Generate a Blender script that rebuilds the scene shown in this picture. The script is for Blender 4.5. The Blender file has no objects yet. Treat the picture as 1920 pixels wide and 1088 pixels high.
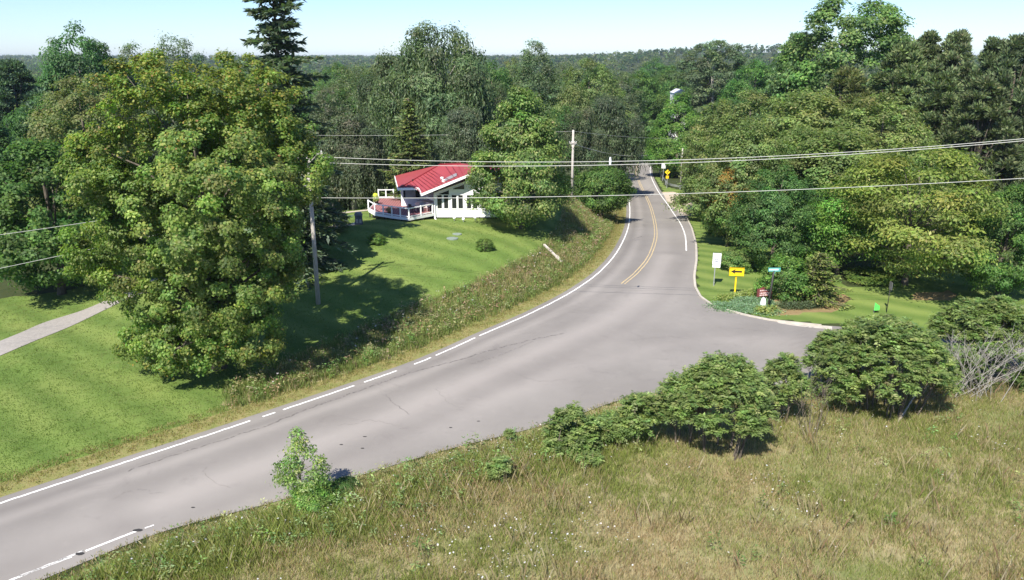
import bpy, math
import numpy as np
from mathutils import Vector, Matrix

S = bpy.context.scene
COL = S.collection
R = math.radians

# ------------------------------------------------------------------ camera, sky, sun
F_PX, PITCH, CAM_H = 1478.0, R(16.36), 19.0
cam = bpy.data.cameras.new('camera'); cam_o = bpy.data.objects.new('camera', cam); COL.objects.link(cam_o)
cam.sensor_width = 36; cam.lens = 36*F_PX/1920; cam.clip_start = .5; cam.clip_end = 30000
cam_o.location = (0, 0, CAM_H); cam_o.rotation_euler = (math.pi/2-PITCH, 0, 0)
S.camera = cam_o
SUN_EL, SUN_DIR = R(48), R(22)      # shadows fall 22 degrees right of straight ahead
w = bpy.data.worlds.new('World'); S.world = w; w.use_nodes = True
nt = w.node_tree; bg = nt.nodes['Background']; sky = nt.nodes.new('ShaderNodeTexSky')
sky.sky_type = 'NISHITA'; sky.sun_disc = False; sky.sun_elevation = SUN_EL; sky.sun_rotation = math.pi+SUN_DIR
sky.air_density = 1.0; sky.dust_density = .25; sky.ozone_density = 3.5; sky.altitude = 250
_mx = nt.nodes.new('ShaderNodeMix'); _mx.data_type = 'RGBA'; _mx.blend_type = 'MULTIPLY'; _mx.inputs[0].default_value = 1; _mx.inputs[7].default_value = (.66, .75, .97, 1)
nt.links.new(sky.outputs[0], _mx.inputs[6]); nt.links.new(_mx.outputs[2], bg.inputs[0]); bg.inputs[1].default_value = .1
sl = bpy.data.lights.new('sun', 'SUN'); sl.energy = 4.8; sl.angle = R(.5); sl.color = (1, .95, .86)
so = bpy.data.objects.new('sun', sl); COL.objects.link(so)
sv = Vector((-math.sin(SUN_DIR)*math.cos(SUN_EL), -math.cos(SUN_DIR)*math.cos(SUN_EL), math.sin(SUN_EL)))
so.rotation_euler = (-sv).to_track_quat('-Z', 'Y').to_euler(); so.location = (0, 0, 80)
S.view_settings.view_transform = 'Standard'; S.view_settings.look = 'None'; S.view_settings.exposure = .97
S.view_settings.gamma = 1; S.view_settings.use_curve_mapping = False
S.cycles.max_bounces = 9; S.cycles.diffuse_bounces = 6; S.cycles.transmission_bounces = 6; S.cycles.transparent_max_bounces = 6
S.cycles.use_denoising = True

# ------------------------------------------------------------------ pixel -> place helpers
RT = np.array([1., 0, 0]); FW = np.array([0, math.cos(PITCH), -math.sin(PITCH)]); UP = np.array([0, math.sin(PITCH), math.cos(PITCH)])
def ray(px, py): return FW+(px-960)/F_PX*RT-(py-544)/F_PX*UP
def at(px, py, Y):
    d = ray(px, py); t = Y/d[1]; return np.array([0, 0, CAM_H])+d*t
_py = np.arange(-200, 7001, 1.0)
_pz = np.interp(_py, [-200, 0, 72, 80, 100, 121, 145, 165, 200, 225, 300, 450, 700, 1000, 1500, 2200, 3500, 7000],
                [0, 0, 0, -.3, -2.2, -4.2, -5, -5.8, -7.8, -9.2, -12, -13, -11, -6, 3, 14, 18, 18])
_k = np.ones(15)/15; _pz = np.convolve(np.pad(_pz, 7, 'edge'), _k, 'valid')
def zbase(x, y):
    x = np.asarray(x, float); y = np.asarray(y, float)
    z = np.interp(y, _py, _pz)
    z = z+27*np.exp(-((x-450)/280)**2-((y-1500)/500)**2)-5*np.exp(-((x+900)/700)**2-((y-1800)/700)**2)
    return z
_T = np.concatenate([np.arange(15, 140, .05), np.arange(140, 900, .5)])
def hit(px, py, zf):
    d = ray(px, py); P = np.array([0, 0, CAM_H])[None]+_T[:, None]*d[None]
    h = P[:, 2]-zf(P[:, 0], P[:, 1]); i = np.argmax(h < 0)
    if h[i] >= 0: i = len(_T)-1
    a = h[i-1]/(h[i-1]-h[i]+1e-9); t = _T[i-1]+a*(_T[i]-_T[i-1])
    p = np.array([0, 0, CAM_H])+d*t; return p
def smooth_line(pts, n):
    """Catmull-Rom through 2D points, n samples, even in arc length"""
    P = np.array(pts, float); P = np.vstack([2*P[0]-P[1], P, 2*P[-1]-P[-2]]); out = []
    for i in range(1, len(P)-2):
        for t in np.linspace(0, 1, 24, endpoint=False):
            a, b, c, d = P[i-1], P[i], P[i+1], P[i+2]
            out.append(.5*((2*b)+(-a+c)*t+(2*a-5*b+4*c-d)*t*t+(-a+3*b-3*c+d)*t**3))
    out.append(P[-2]); out = np.array(out)
    s = np.concatenate([[0], np.cumsum(np.linalg.norm(np.diff(out, axis=0), axis=1))])
    q = np.linspace(0, s[-1], n); return np.stack([np.interp(q, s, out[:, k]) for k in range(out.shape[1])], 1)
def seg_dist(x, y, line):
    x = np.asarray(x, float); y = np.asarray(y, float); best = np.full(x.shape, 1e9)
    for (ax, ay), (bx, by) in zip(line[:-1], line[1:]):
        vx, vy = bx-ax, by-ay; t = np.clip(((x-ax)*vx+(y-ay)*vy)/(vx*vx+vy*vy+1e-9), 0, 1)
        best = np.minimum(best, (x-ax-t*vx)**2+(y-ay-t*vy)**2)
    return np.sqrt(best)
def inside(x, y, poly):
    x = np.asarray(x, float); y = np.asarray(y, float); r = np.zeros(x.shape, bool); n = len(poly)
    for i in range(n):
        (x1, y1), (x2, y2) = poly[i], poly[(i+1) % n]
        c = ((y1 > y) != (y2 > y)); xi = (x2-x1)*(y-y1)/((y2-y1) if abs(y2-y1) > 1e-9 else 1e-9)+x1
        r ^= c & (x < xi)
    return r
def road_px(pts): return [hit(a, b, zbase)[:2] for a, b in pts]
L_LINE = [np.array([-60., -6.])]+[np.array([-40., 14.])]+road_px([(0, 945), (240, 866), (470, 790), (742, 697), (830, 662), (900, 630), (1000, 586), (1080, 543), (1130, 505), (1160, 468), (1177, 430), (1181, 400), (1179, 375), (1173, 350)])
YELLOW = road_px([(1168, 533), (1195, 510), (1218, 480), (1229, 447), (1228, 420), (1222, 395), (1213, 372), (1203, 352), (1196, 335), (1193, 320), (1197, 305)])
R_LINE = road_px([(1287, 471), (1284, 440), (1273, 415), (1256, 390), (1240, 368), (1230, 352), (1222, 335), (1219, 320), (1222, 307), (1229, 297)])
def far_left():
    o = []
    for yl, rr in zip(YELLOW[8:], R_LINE[6:9]): o.append(2*yl-rr)
    return o
L_LINE += far_left()
tail = L_LINE[-1]+np.array([14., 45.]); L_LINE += [tail, tail+np.array([40., 50.])]
LS = smooth_line(L_LINE, 240)
def zt(x, y):
    x = np.asarray(x, float); y = np.asarray(y, float); z = zbase(x, y)
    hill = 3.1*np.exp(-((x+12)/24)**2-((y-84)/np.where(y > 84, 52, 19))**2)
    left = 3.6*np.exp(-((x-7)/9)**2-((y-98)/14)**2)
    d = seg_dist(np.clip(x, -200, 200), np.clip(y, -100, 400), LS[::4]); s = np.clip((d-1.2)/9, 0, 1); s = s*s*(3-2*s)
    side = np.where((x < np.interp(y, LS[:, 1], LS[:, 0])), 1, 0)
    bump = .07*np.sin(x*.31+1)*np.sin(y*.27)+.05*np.sin(x*.7+y*.5)
    return z+side*s*(hill+left)+bump*np.clip((d-9)/8, 0, 1)*np.exp(-np.maximum(y-90, 0)/60)
def G(px, py): return hit(px, py, zt)
def PG(pts): return [tuple(G(a, b)[:2]) for a, b in pts]

# ------------------------------------------------------------------ object helpers
def tag(o, label=None, cat=None, group=None, kind=None):
    if label: o['label'] = label
    if cat: o['category'] = cat
    if group: o['group'] = group
    if kind: o['kind'] = kind
    return o
def thing(name, label, cat, loc=(0, 0, 0), rz=0, group=None):
    o = bpy.data.objects.new(name, None); COL.objects.link(o); o.location = loc; o.rotation_euler.z = rz
    o.empty_display_size = .3
    return tag(o, label, cat, group)
def mesh_np(name, V, Fq, mat, parent=None, col=None, smooth=False, loc=None):
    """V (n,3), Fq (m,k) uniform faces"""
    me = bpy.data.meshes.new(name); V = np.asarray(V, np.float32); Fq = np.asarray(Fq, np.int32); k = Fq.shape[1]
    me.vertices.add(len(V)); me.vertices.foreach_set('co', V.ravel())
    me.loops.add(Fq.size); me.loops.foreach_set('vertex_index', Fq.ravel())
    me.polygons.add(len(Fq)); me.polygons.foreach_set('loop_start', np.arange(0, Fq.size, k, dtype=np.int32))
    if smooth: me.polygons.foreach_set('use_smooth', np.ones(len(Fq), bool))
    if col is not None:
        a = me.color_attributes.new('Col', 'FLOAT_COLOR', 'POINT')
        c = np.ones((len(V), 4), np.float32); c[:, :col.shape[1]] = col; a.data.foreach_set('color', c.ravel())
    me.update(calc_edges=True); me.validate()
    if mat: me.materials.append(mat)
    o = bpy.data.objects.new(name, me); COL.objects.link(o)
    if parent: o.parent = parent
    if loc is not None: o.location = loc
    return o
class MB:
    """collects boxes, prisms, tubes with mixed face sizes"""
    def __init__(s): s.v = []; s.f = []
    def add(s, v, f):
        b = len(s.v); s.v += [tuple(map(float, q)) for q in v]; s.f += [tuple(i+b for i in q) for q in f]; return s
    def box(s, c, size, rz=0, bev=0):
        x, y, z = [q/2 for q in size]; ca, sa = math.cos(rz), math.sin(rz); v = []
        if bev:
            b = bev
            ring = [(-x+b, -y), (x-b, -y), (x, -y+b), (x, y-b), (x-b, y), (-x+b, y), (-x, y-b), (-x, -y+b)]
            for zz in (-z, z):
                for X, Y in ring: v.append((c[0]+X*ca-Y*sa, c[1]+X*sa+Y*ca, c[2]+zz))
            f = [tuple(range(7, -1, -1)), tuple(range(8, 16))]+[(i, (i+1) % 8, 8+(i+1) % 8, 8+i) for i in range(8)]
            return s.add(v, f)
        for X, Y, Z in [(-x, -y, -z), (x, -y, -z), (x, y, -z), (-x, y, -z), (-x, -y, z), (x, -y, z), (x, y, z), (-x, y, z)]:
            v.append((c[0]+X*ca-Y*sa, c[1]+X*sa+Y*ca, c[2]+Z))
        return s.add(v, [(3, 2, 1, 0), (4, 5, 6, 7), (0, 1, 5, 4), (1, 2, 6, 5), (2, 3, 7, 6), (3, 0, 4, 7)])
    def bar(s, a, b, wx, wz):
        a = Vector(a); b = Vector(b); d = (b-a).normalized(); u = Vector((0, 0, 1)) if abs(d.z) < .95 else Vector((0, 1, 0))
        sd = d.cross(u).normalized()*wx/2; u = sd.cross(d).normalized()*wz/2; v = []
        for p in (a, b): v += [p-sd-u, p+sd-u, p+sd+u, p-sd+u]
        return s.add(v, [(0, 1, 2, 3), (7, 6, 5, 4), (0, 4, 5, 1), (1, 5, 6, 2), (2, 6, 7, 3), (3, 7, 4, 0)])
    def tube(s, pts, rad, n=8):
        pts = [Vector(p) for p in pts]; rad = [rad]*len(pts) if np.isscalar(rad) else rad; v = []; m = len(pts)
        for i, p in enumerate(pts):
            d = (pts[min(i+1, m-1)]-pts[max(i-1, 0)]).normalized(); u = Vector((1, 0, 0)) if abs(d.x) < .8 else Vector((0, 1, 0))
            a = d.cross(u).normalized(); b = d.cross(a)
            for k in range(n): t = 2*math.pi*k/n; v.append(p+(a*math.cos(t)+b*math.sin(t))*rad[i])
        f = [(i*n+k, i*n+(k+1) % n, (i+1)*n+(k+1) % n, (i+1)*n+k) for i in range(m-1) for k in range(n)]
        f += [tuple(range(n-1, -1, -1)), tuple((m-1)*n+k for k in range(n))]
        return s.add(v, f)
    def prism(s, poly, th):
        """poly: 3D polygon, extruded by vector th"""
        n = len(poly); v = [tuple(p) for p in poly]+[tuple(np.array(p)+np.array(th)) for p in poly]
        return s.add(v, [tuple(range(n)), tuple(range(2*n-1, n-1, -1))]+[(i, n+i, n+(i+1) % n, (i+1) % n) for i in range(n)])
    def blob(s, c, r, rng=None, n=7, lump=.15):
        v = []; f = []; m = n
        for i in range(m+1):
            th = math.pi*i/m
            for k in range(2*n):
                ph = math.pi*k/n; q = 1+(rng.uniform(-lump, lump) if rng is not None and 0 < i < m else 0)
                v.append((c[0]+r[0]*q*math.sin(th)*math.cos(ph), c[1]+r[1]*q*math.sin(th)*math.sin(ph), c[2]+r[2]*math.cos(th)))
        for i in range(m):
            for k in range(2*n): f.append((i*2*n+k, (i+1)*2*n+k, (i+1)*2*n+(k+1) % (2*n), i*2*n+(k+1) % (2*n)))
        return s.add(v, f)
    def build(s, name, mat, parent=None, smooth=False):
        me = bpy.data.meshes.new(name); me.from_pydata(s.v, [], s.f); me.validate(); me.materials.append(mat)
        if smooth: me.polygons.foreach_set('use_smooth', np.ones(len(me.polygons), bool))
        o = bpy.data.objects.new(name, me); COL.objects.link(o)
        if parent: o.parent = parent
        return o

# ------------------------------------------------------------------ materials
def nodes(name):
    m = bpy.data.materials.new(name); m.use_nodes = True; n = m.node_tree; return m, n, n.nodes['Principled BSDF'], n.links
def mix(n, l, a, b, fac, mode='MIX'):
    x = n.nodes.new('ShaderNodeMix'); x.data_type = 'RGBA'; x.blend_type = mode
    for s, v in ((0, fac), (6, a), (7, b)):
        if isinstance(v, (tuple, list)): x.inputs[s].default_value = (*v[:3], 1)
        elif isinstance(v, (int, float)): x.inputs[s].default_value = v
        else: l.new(v, x.inputs[s])
    return x.outputs[2]
def noise(n, l, scale, detail=4, rough=.6, coord=None, dist=0):
    x = n.nodes.new('ShaderNodeTexNoise'); x.inputs['Scale'].default_value = scale; x.inputs['Detail'].default_value = detail
    x.inputs['Roughness'].default_value = rough; x.inputs['Distortion'].default_value = dist
    if coord is not None: l.new(coord, x.inputs['Vector'])
    return x.outputs['Fac']
def ramp(n, l, src, a, b, ca=(0, 0, 0), cb=(1, 1, 1)):
    x = n.nodes.new('ShaderNodeValToRGB'); x.color_ramp.elements[0].position = a; x.color_ramp.elements[1].position = b
    x.color_ramp.elements[0].color = (*ca, 1); x.color_ramp.elements[1].color = (*cb, 1); l.new(src, x.inputs[0]); return x.outputs[0]
def pos(n): return n.nodes.new('ShaderNodeNewGeometry').outputs['Position']
def scaled(n, l, v, s):
    x = n.nodes.new('ShaderNodeMapping'); x.inputs['Scale'].default_value = s; l.new(v, x.inputs['Vector']); return x.outputs[0]
def bump(n, l, h, bsdf, st=.3, d=.05):
    b = n.nodes.new('ShaderNodeBump'); b.inputs['Strength'].default_value = st; b.inputs['Distance'].default_value = d
    l.new(h, b.inputs['Height']); l.new(b.outputs[0], bsdf.inputs['Normal'])
def plain(name, c, rough=.6, metal=0, var=.18, scale=3.0, spec=.4):
    m, n, b, l = nodes(name); tc = n.nodes.new('ShaderNodeTexCoord').outputs['Object']
    f = noise(n, l, scale, 6, .65, tc)
    l.new(mix(n, l, tuple(q*(1-var) for q in c), tuple(min(1, q*(1+var)) for q in c), ramp(n, l, f, .3, .7)), b.inputs['Base Color'])
    b.inputs['Roughness'].default_value = rough; b.inputs['Metallic'].default_value = metal; b.inputs['Specular IOR Level'].default_value = spec
    return m
def leafmat(name, trans=.5, rough=.55, spec=.3, tint=(1.25, 1.4, .65)):
    m, n, b, l = nodes(name)
    at_ = n.nodes.new('ShaderNodeAttribute'); at_.attribute_name = 'Col'
    oi = n.nodes.new('ShaderNodeObjectInfo')
    c = mix(n, l, at_.outputs['Color'], oi.outputs['Color'], 1.0, 'MULTIPLY')
    l.new(c, b.inputs['Base Color']); b.inputs['Roughness'].default_value = rough; b.inputs['Specular IOR Level'].default_value = spec
    t = n.nodes.new('ShaderNodeBsdfTranslucent'); l.new(mix(n, l, c, tint, 1.0, 'MULTIPLY'), t.inputs[0])
    x = n.nodes.new('ShaderNodeMixShader'); x.inputs[0].default_value = trans
    l.new(b.outputs[0], x.inputs[1]); l.new(t.outputs[0], x.inputs[2]); l.new(x.outputs[0], n.nodes['Material Output'].inputs[0])
    return m
LEAF = leafmat('foliage'); NEEDLE = leafmat('needles', .32, .7, .2); BLADE = leafmat('grass_blades', .5, .7, .15, (1.35, 1.3, .9))
def barkmat(name, a, b2):
    m, n, b, l = nodes(name); tc = n.nodes.new('ShaderNodeTexCoord').outputs['Object']
    f = noise(n, l, 4, 6, .7, scaled(n, l, tc, (3, 3, .5)))
    l.new(mix(n, l, a, b2, ramp(n, l, f, .35, .65)), b.inputs['Base Color']); b.inputs['Roughness'].default_value = .9
    bump(n, l, f, b, .6, .05); return m
BARK = barkmat('bark', (.05, .04, .03), (.16, .13, .10)); PALEBARK = barkmat('pale_bark', (.18, .16, .14), (.40, .37, .33))
POLEWOOD = barkmat('weathered_pole', (.32, .29, .25), (.52, .48, .43))
WHITE = plain('white_paint', (.80, .80, .78), .5, 0, .04); DARKGLASS = plain('dark_glass', (.02, .022, .024), .06, 0, .1, 1, .6)
GREYSCREEN = plain('grey_screen', (.30, .31, .32), .7); REDROOF = None
BLACK = plain('black_paint', (.015, .014, .013), .5); YELLOWP = plain('yellow_sign', (.83, .55, .012), .4, 0, .04)
GALV = plain('galvanised_steel', (.42, .43, .44), .4, .6); SIGNW = plain('white_sign', (.82, .83, .84), .4, 0, .03)
GREENSIGN = plain('green_street_sign', (.10, .36, .31), .4, 0, .05); DARKPOST = plain('dark_post', (.03, .028, .025), .6)
WIRE = plain('bright_wire', (.46, .46, .42), .45, 0, .1); CONC = plain('concrete', (.42, .38, .32), .9, 0, .2, 2)

def ground_mat():
    m, n, b, l = nodes('ground_cover'); P = pos(n)
    z = n.nodes.new('ShaderNodeAttribute'); z.attribute_name = 'Col'
    sp = n.nodes.new('ShaderNodeSeparateColor'); l.new(z.outputs['Color'], sp.inputs[0])
    n1 = noise(n, l, .12, 5, .6, P); n2 = noise(n, l, 1.1, 6, .7, P); n3 = noise(n, l, 9, 4, .8, P)
    wood = mix(n, l, (.030, .046, .016), (.060, .068, .026), ramp(n, l, n2, .3, .7))
    # mown lawn: stripes along the mower's path, clover and dry patches
    st = n.nodes.new('ShaderNodeTexWave'); st.wave_type = 'BANDS'; st.bands_direction = 'X'; st.inputs['Scale'].default_value = .105; st.inputs['Distortion'].default_value = 2.2
    st.inputs['Detail'].default_value = 3; st.inputs['Detail Scale'].default_value = 1.2
    mp = n.nodes.new('ShaderNodeMapping'); mp.inputs['Rotation'].default_value = (0, 0, R(-52)); l.new(P, mp.inputs[0]); l.new(mp.outputs[0], st.inputs['Vector'])
    la = mix(n, l, (.132, .200, .044), (.196, .240, .064), ramp(n, l, n1, .35, .65))
    la = mix(n, l, la, (.086, .142, .030), mix(n, l, (0, 0, 0), (.75, .75, .75), st.outputs['Fac']))
    la = mix(n, l, la, (.235, .245, .09), ramp(n, l, n2, .52, .78, (0, 0, 0), (.35, .35, .35)))
    la = mix(n, l, la, (.09, .14, .035), ramp(n, l, n3, .45, .75, (0, 0, 0), (.25, .25, .25)))
    me = mix(n, l, (.22, .20, .10), (.32, .27, .15), ramp(n, l, n2, .3, .7))
    me = mix(n, l, me, (.17, .19, .07), ramp(n, l, n1, .45, .65))
    mu = mix(n, l, (.20, .13, .07), (.28, .22, .10), ramp(n, l, n2, .3, .7))
    sh = mix(n, l, (.25, .21, .085), (.16, .185, .05), ramp(n, l, n2, .35, .65))
    sh = mix(n, l, sh, (.33, .28, .17), ramp(n, l, n3, .5, .8))
    def edge(ch):
        a = n.nodes.new('ShaderNodeMath'); a.operation = 'MULTIPLY_ADD'; l.new(n2, a.inputs[0]); a.inputs[1].default_value = .9; a.inputs[2].default_value = -.45
        c = n.nodes.new('ShaderNodeMath'); c.operation = 'ADD'; l.new(sp.outputs[ch], c.inputs[0]); l.new(a.outputs[0], c.inputs[1])
        return ramp(n, l, c.outputs[0], .38, .62)
    c = mix(n, l, wood, la, edge(0)); c = mix(n, l, c, me, edge(1)); c = mix(n, l, c, mu, edge(2))
    sa = n.nodes.new('ShaderNodeMath'); sa.operation = 'SUBTRACT'; sa.inputs[0].default_value = 1; l.new(z.outputs['Alpha'], sa.inputs[1])
    nn = n.nodes.new('ShaderNodeMath'); nn.operation = 'MULTIPLY_ADD'; l.new(n2, nn.inputs[0]); nn.inputs[1].default_value = .9; nn.inputs[2].default_value = -.45
    s2 = n.nodes.new('ShaderNodeMath'); s2.operation = 'ADD'; l.new(sa.outputs[0], s2.inputs[0]); l.new(nn.outputs[0], s2.inputs[1])
    c = mix(n, l, c, sh, ramp(n, l, s2.outputs[0], .38, .62))
    l.new(c, b.inputs['Base Color']); b.inputs['Roughness'].default_value = .95; b.inputs['Specular IOR Level'].default_value = .1
    bump(n, l, n3, b, .7, .08); return m
def road_mat():
    m, n, b, l = nodes('worn_asphalt'); P = pos(n)
    big = noise(n, l, .09, 5, .6, P); fine = noise(n, l, 30, 3, .9, P); mid = noise(n, l, 1.3, 6, .7, P)
    c = mix(n, l, (.186, .171, .155), (.243, .224, .203), ramp(n, l, big, .35, .65))
    c = mix(n, l, c, (.34, .305, .275), ramp(n, l, mid, .55, .85, (0, 0, 0), (.3, .3, .3)))
    c = mix(n, l, c, (.14, .125, .115), ramp(n, l, fine, .5, .8, (0, 0, 0), (.35, .35, .35)))
    pt = n.nodes.new('ShaderNodeTexVoronoi'); pt.inputs['Scale'].default_value = 22; l.new(P, pt.inputs['Vector'])
    c = mix(n, l, c, (.40, .37, .34), ramp(n, l, pt.outputs['Distance'], .0, .25, (.30, .30, .30), (0, 0, 0)))
    c = mix(n, l, c, (.15, .135, .125), ramp(n, l, noise(n, l, .45, 7, .75, P, 1.5), .56, .66, (0, 0, 0), (.38, .38, .38)))
    # tyre-polished bands along each lane (distance from the left line is stored per vertex)
    a = n.nodes.new('ShaderNodeAttribute'); a.attribute_name = 'Col'; sp = n.nodes.new('ShaderNodeSeparateColor'); l.new(a.outputs['Color'], sp.inputs[0])
    c = mix(n, l, c, (.14, .125, .115), mix(n, l, (0, 0, 0), (.5, .5, .5), sp.outputs[0]))
    c = mix(n, l, c, (.36, .325, .295), mix(n, l, (0, 0, 0), (.42, .42, .42), sp.outputs[1]))
    l.new(c, b.inputs['Base Color']); b.inputs['Roughness'].default_value = .9; b.inputs['Specular IOR Level'].default_value = .25
    bump(n, l, fine, b, .25, .01); return m
def paint_mat(name, c, base=(.23, .205, .188), lo=.30, hi=.48):
    m, n, b, l = nodes(name); P = pos(n); f = noise(n, l, 5, 6, .8, P)
    l.new(mix(n, l, base, c, ramp(n, l, f, lo, hi)), b.inputs['Base Color']); b.inputs['Roughness'].default_value = .7; return m

# ------------------------------------------------------------------ ground
def axis(lo, hi, near0, near1, step, grow):
    a = list(np.arange(near0, near1+1e-6, step)); s = step
    while a[-1] < hi: s *= grow; a.append(a[-1]+s)
    s = step
    while a[0] > lo: s *= grow; a.insert(0, a[0]-s)
    return np.array(a)
BANK = PG([(420, 728), (470, 708), (600, 652), (700, 606), (800, 566), (870, 540), (950, 505), (1010, 475), (1040, 440), (1056, 405), (1085, 382), (1150, 378), (1164, 400), (1164, 430), (1148, 465), (1118, 500), (1070, 536), (990, 576), (890, 618), (820, 646), (730, 678), (600, 722), (500, 752), (430, 770)])
MEADOW = PG([(60, 1120), (300, 1003), (520, 942), (640, 903), (850, 842), (960, 815), (1050, 790), (1160, 752), (1300, 727), (1500, 718), (1600, 706), (1920, 722), (2300, 735)])+[(60, 30), (60, -40), (-45, -40), (-30, 14)]
RIGHTBED = PG([(1715, 548), (1780, 546), (1800, 556), (1770, 566), (1715, 562)])
RB2 = PG([(1355, 412), (1400, 412), (1420, 424), (1390, 430), (1350, 424)])
RB3 = PG([(1450, 560), (1570, 548), (1600, 560), (1560, 585), (1460, 592), (1400, 580)])
GRAVEL = PG([(1236, 362), (1262, 366), (1284, 372), (1290, 392), (1284, 404), (1268, 396), (1250, 380)])
LAWNL = PG([(-500, 760), (0, 560), (150, 540), (300, 470), (560, 400), (600, 372), (690, 358), (760, 372), (880, 398), (1000, 384), (1075, 382)])+[tuple(q) for q in LS[::-1][60:]]
LAWNR = PG([(1288, 403), (1330, 408), (1420, 424), (1500, 500), (1600, 540), (1700, 520), (1830, 500), (1950, 520), (2300, 560), (2300, 660), (1540, 606), (1440, 598), (1340, 573), (1312, 553), (1306, 520), (1308, 480), (1304, 440)])
STRIP = PG([(1226, 330), (1234, 330), (1246, 350), (1285, 358), (1284, 364), (1244, 360)])
gx = axis(-5000, 5000, -62, 66, .55, 1.09); gy = axis(-60, 6500, 18, 135, .55, 1.06)
X, Y = np.meshgrid(gx, gy); xf, yf = X.ravel(), Y.ravel(); zf = zt(xf, yf)
dl = seg_dist(np.clip(xf, -200, 200), np.clip(yf, -100, 400), LS[::2])
lawn = (inside(xf, yf, LAWNL) | inside(xf, yf, LAWNR) | inside(xf, yf, STRIP)).astype(float)
mead = (inside(xf, yf, MEADOW) | inside(xf, yf, BANK)).astype(float)
mul = (inside(xf, yf, RIGHTBED) | inside(xf, yf, RB2) | inside(xf, yf, RB3)).astype(float)
side = xf < np.interp(yf, LS[:, 1], LS[:, 0])
shoul = (((dl < 2.1) & side) | inside(xf, yf, GRAVEL)).astype(float)
nx, ny = len(gx), len(gy); idx = np.arange(nx*ny).reshape(ny, nx)
faces = np.stack([idx[:-1, :-1], idx[:-1, 1:], idx[1:, 1:], idx[1:, :-1]], -1).reshape(-1, 4)
go = mesh_np('ground', np.stack([xf, yf, zf], 1), faces, ground_mat(), None, np.stack([lawn, mead, mul, 1-shoul], 1), True)
tag(go, kind='structure')

# ------------------------------------------------------------------ roads, markings, kerb
ASPH = road_mat(); rng = np.random.default_rng(7)
def ribbon(A, B, m=24):
    t = np.linspace(0, 1, m)[None, :, None]; P = A[:, None]*(1-t)+B[:, None]*t
    return P
def sheet(name, A, B, off, mat, m=24, colf=None, kind='structure'):
    P = ribbon(A, B, m); x, y = P[..., 0].ravel(), P[..., 1].ravel(); z = zt(x, y)+off; n = len(A)
    i = np.arange(n*m).reshape(n, m); f = np.stack([i[:-1, :-1], i[:-1, 1:], i[1:, 1:], i[1:, :-1]], -1).reshape(-1, 4)
    V = np.stack([x, y, z], 1)
    o = mesh_np(name, V, f, mat, None, colf(x, y) if colf else None, True)
    if kind: tag(o, kind=kind)
    return o
def offset_line(L, d):
    T = np.gradient(L, axis=0); T /= np.linalg.norm(T, axis=1)[:, None]+1e-9
    return L+np.stack([T[:, 1], -T[:, 0]], 1)*d         # d>0: to the right of travel
CURB = PG([(1288, 407), (1299, 430), (1307, 460), (1308, 490), (1304, 520), (1306, 540), (1316, 558), (1342, 576), (1400, 592), (1445, 601), (1540, 611)])
FIELD = PG([(80, 1088), (300, 1000), (520, 941), (640, 903), (850, 841), (960, 814), (1050, 790), (1160, 752), (1300, 727), (1500, 718)])
WEAR = smooth_line(PG([(300, 945), (560, 850), (760, 772), (900, 708), (1050, 642), (1150, 592), (1215, 540), (1250, 480)]), 60); WEAR2 = smooth_line(PG([(900, 760), (1100, 690), (1300, 640), (1480, 640)]), 40); SEAM = PG([(1475, 640)])[0][0]
lateral = lambda x, y: seg_dist(x, y, LS[::2])
def roadcol(x, y):
    d = lateral(x, y); w = .5+.5*np.sin(x*.11+y*.07)
    g = lambda c, s: np.exp(-((d-c)/s)**2)
    dark = .9*g(.75, .3)+.35*g(2.4, .5)+.3*g(5.6, .6); pale = .55*g(1.6, .35)+.75*g(4.6, 1.3)*w+.4*g(7.5, 1.6)
    d2 = seg_dist(x, y, WEAR); pale = pale*np.clip(d2/3, .35, 1)+.95*g(0, 1)*0+np.exp(-(d2/.9)**2)*.95+.35*np.exp(-(seg_dist(x, y, WEAR2)/.8)**2); dark = dark+.55*np.exp(-((d2-2.0)/.55)**2)
    dark = dark+.6*np.clip((x-SEAM-.35*(y-50))/.3, 0, 1)
    return np.stack([np.clip(dark, 0, 1), np.clip(pale, 0, 1), d*0], 1)
# main road: left edge just outside the white line, right edge along the field, then the kerb
RL = offset_line(LS, -.55)
_d = np.array([-.72, -.70]); fl = smooth_line([np.array(FIELD[0])+_d*k for k in (42, 31, 21, 12, 5)]+[np.array(q) for q in FIELD[:9]], 130)
far_r = smooth_line([np.array(CURB[0])]+[q for q in PG([(1272, 396), (1253, 382)])]+[q+np.array([.55, 0]) for q in R_LINE[4:]], 60)
far_r = np.vstack([far_r, smooth_line([far_r[-1], far_r[-1]+np.array([14., 45.]), far_r[-1]+np.array([54., 95.])], 20)[1:]])
kerb_l = smooth_line(CURB[::-1], 60)
# rows: bottom-left piece up to the junction, then the junction fan, then the far road
def nearest_i(p): return int(np.argmin(((RL-p)**2).sum(1)))
j0 = nearest_i(np.array(PG([(905, 632)])[0])); j1 = nearest_i(np.array(PG([(1148, 485)])[0]))
def resample(L, n):
    s = np.concatenate([[0], np.cumsum(np.linalg.norm(np.diff(L, axis=0), axis=1))]); q = np.linspace(0, s[-1], n)
    return np.stack([np.interp(q, s, L[:, k]) for k in (0, 1)], 1)
fjn = int(np.argmin(((fl-np.array(PG([(1050, 790)])[0]))**2).sum(1)))
A = np.vstack([resample(RL[:j0], 120), resample(RL[j0:j1], 80), resample(RL[j1:], 160)])
mouth = np.array([fl[-1], kerb_l[0]])
Bm = np.vstack([fl[fjn:], kerb_l])
kj = len(kerb_l)-1
Bm_cut = np.vstack([fl[fjn:], kerb_l[:int(.62*kj)]])
B = np.vstack([resample(fl[:fjn], 120), resample(Bm_cut, 80), resample(np.vstack([kerb_l[int(.62*kj):], far_r]), 160)])
sheet('road', A, B, .03, ASPH, 40, roadcol)
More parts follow.
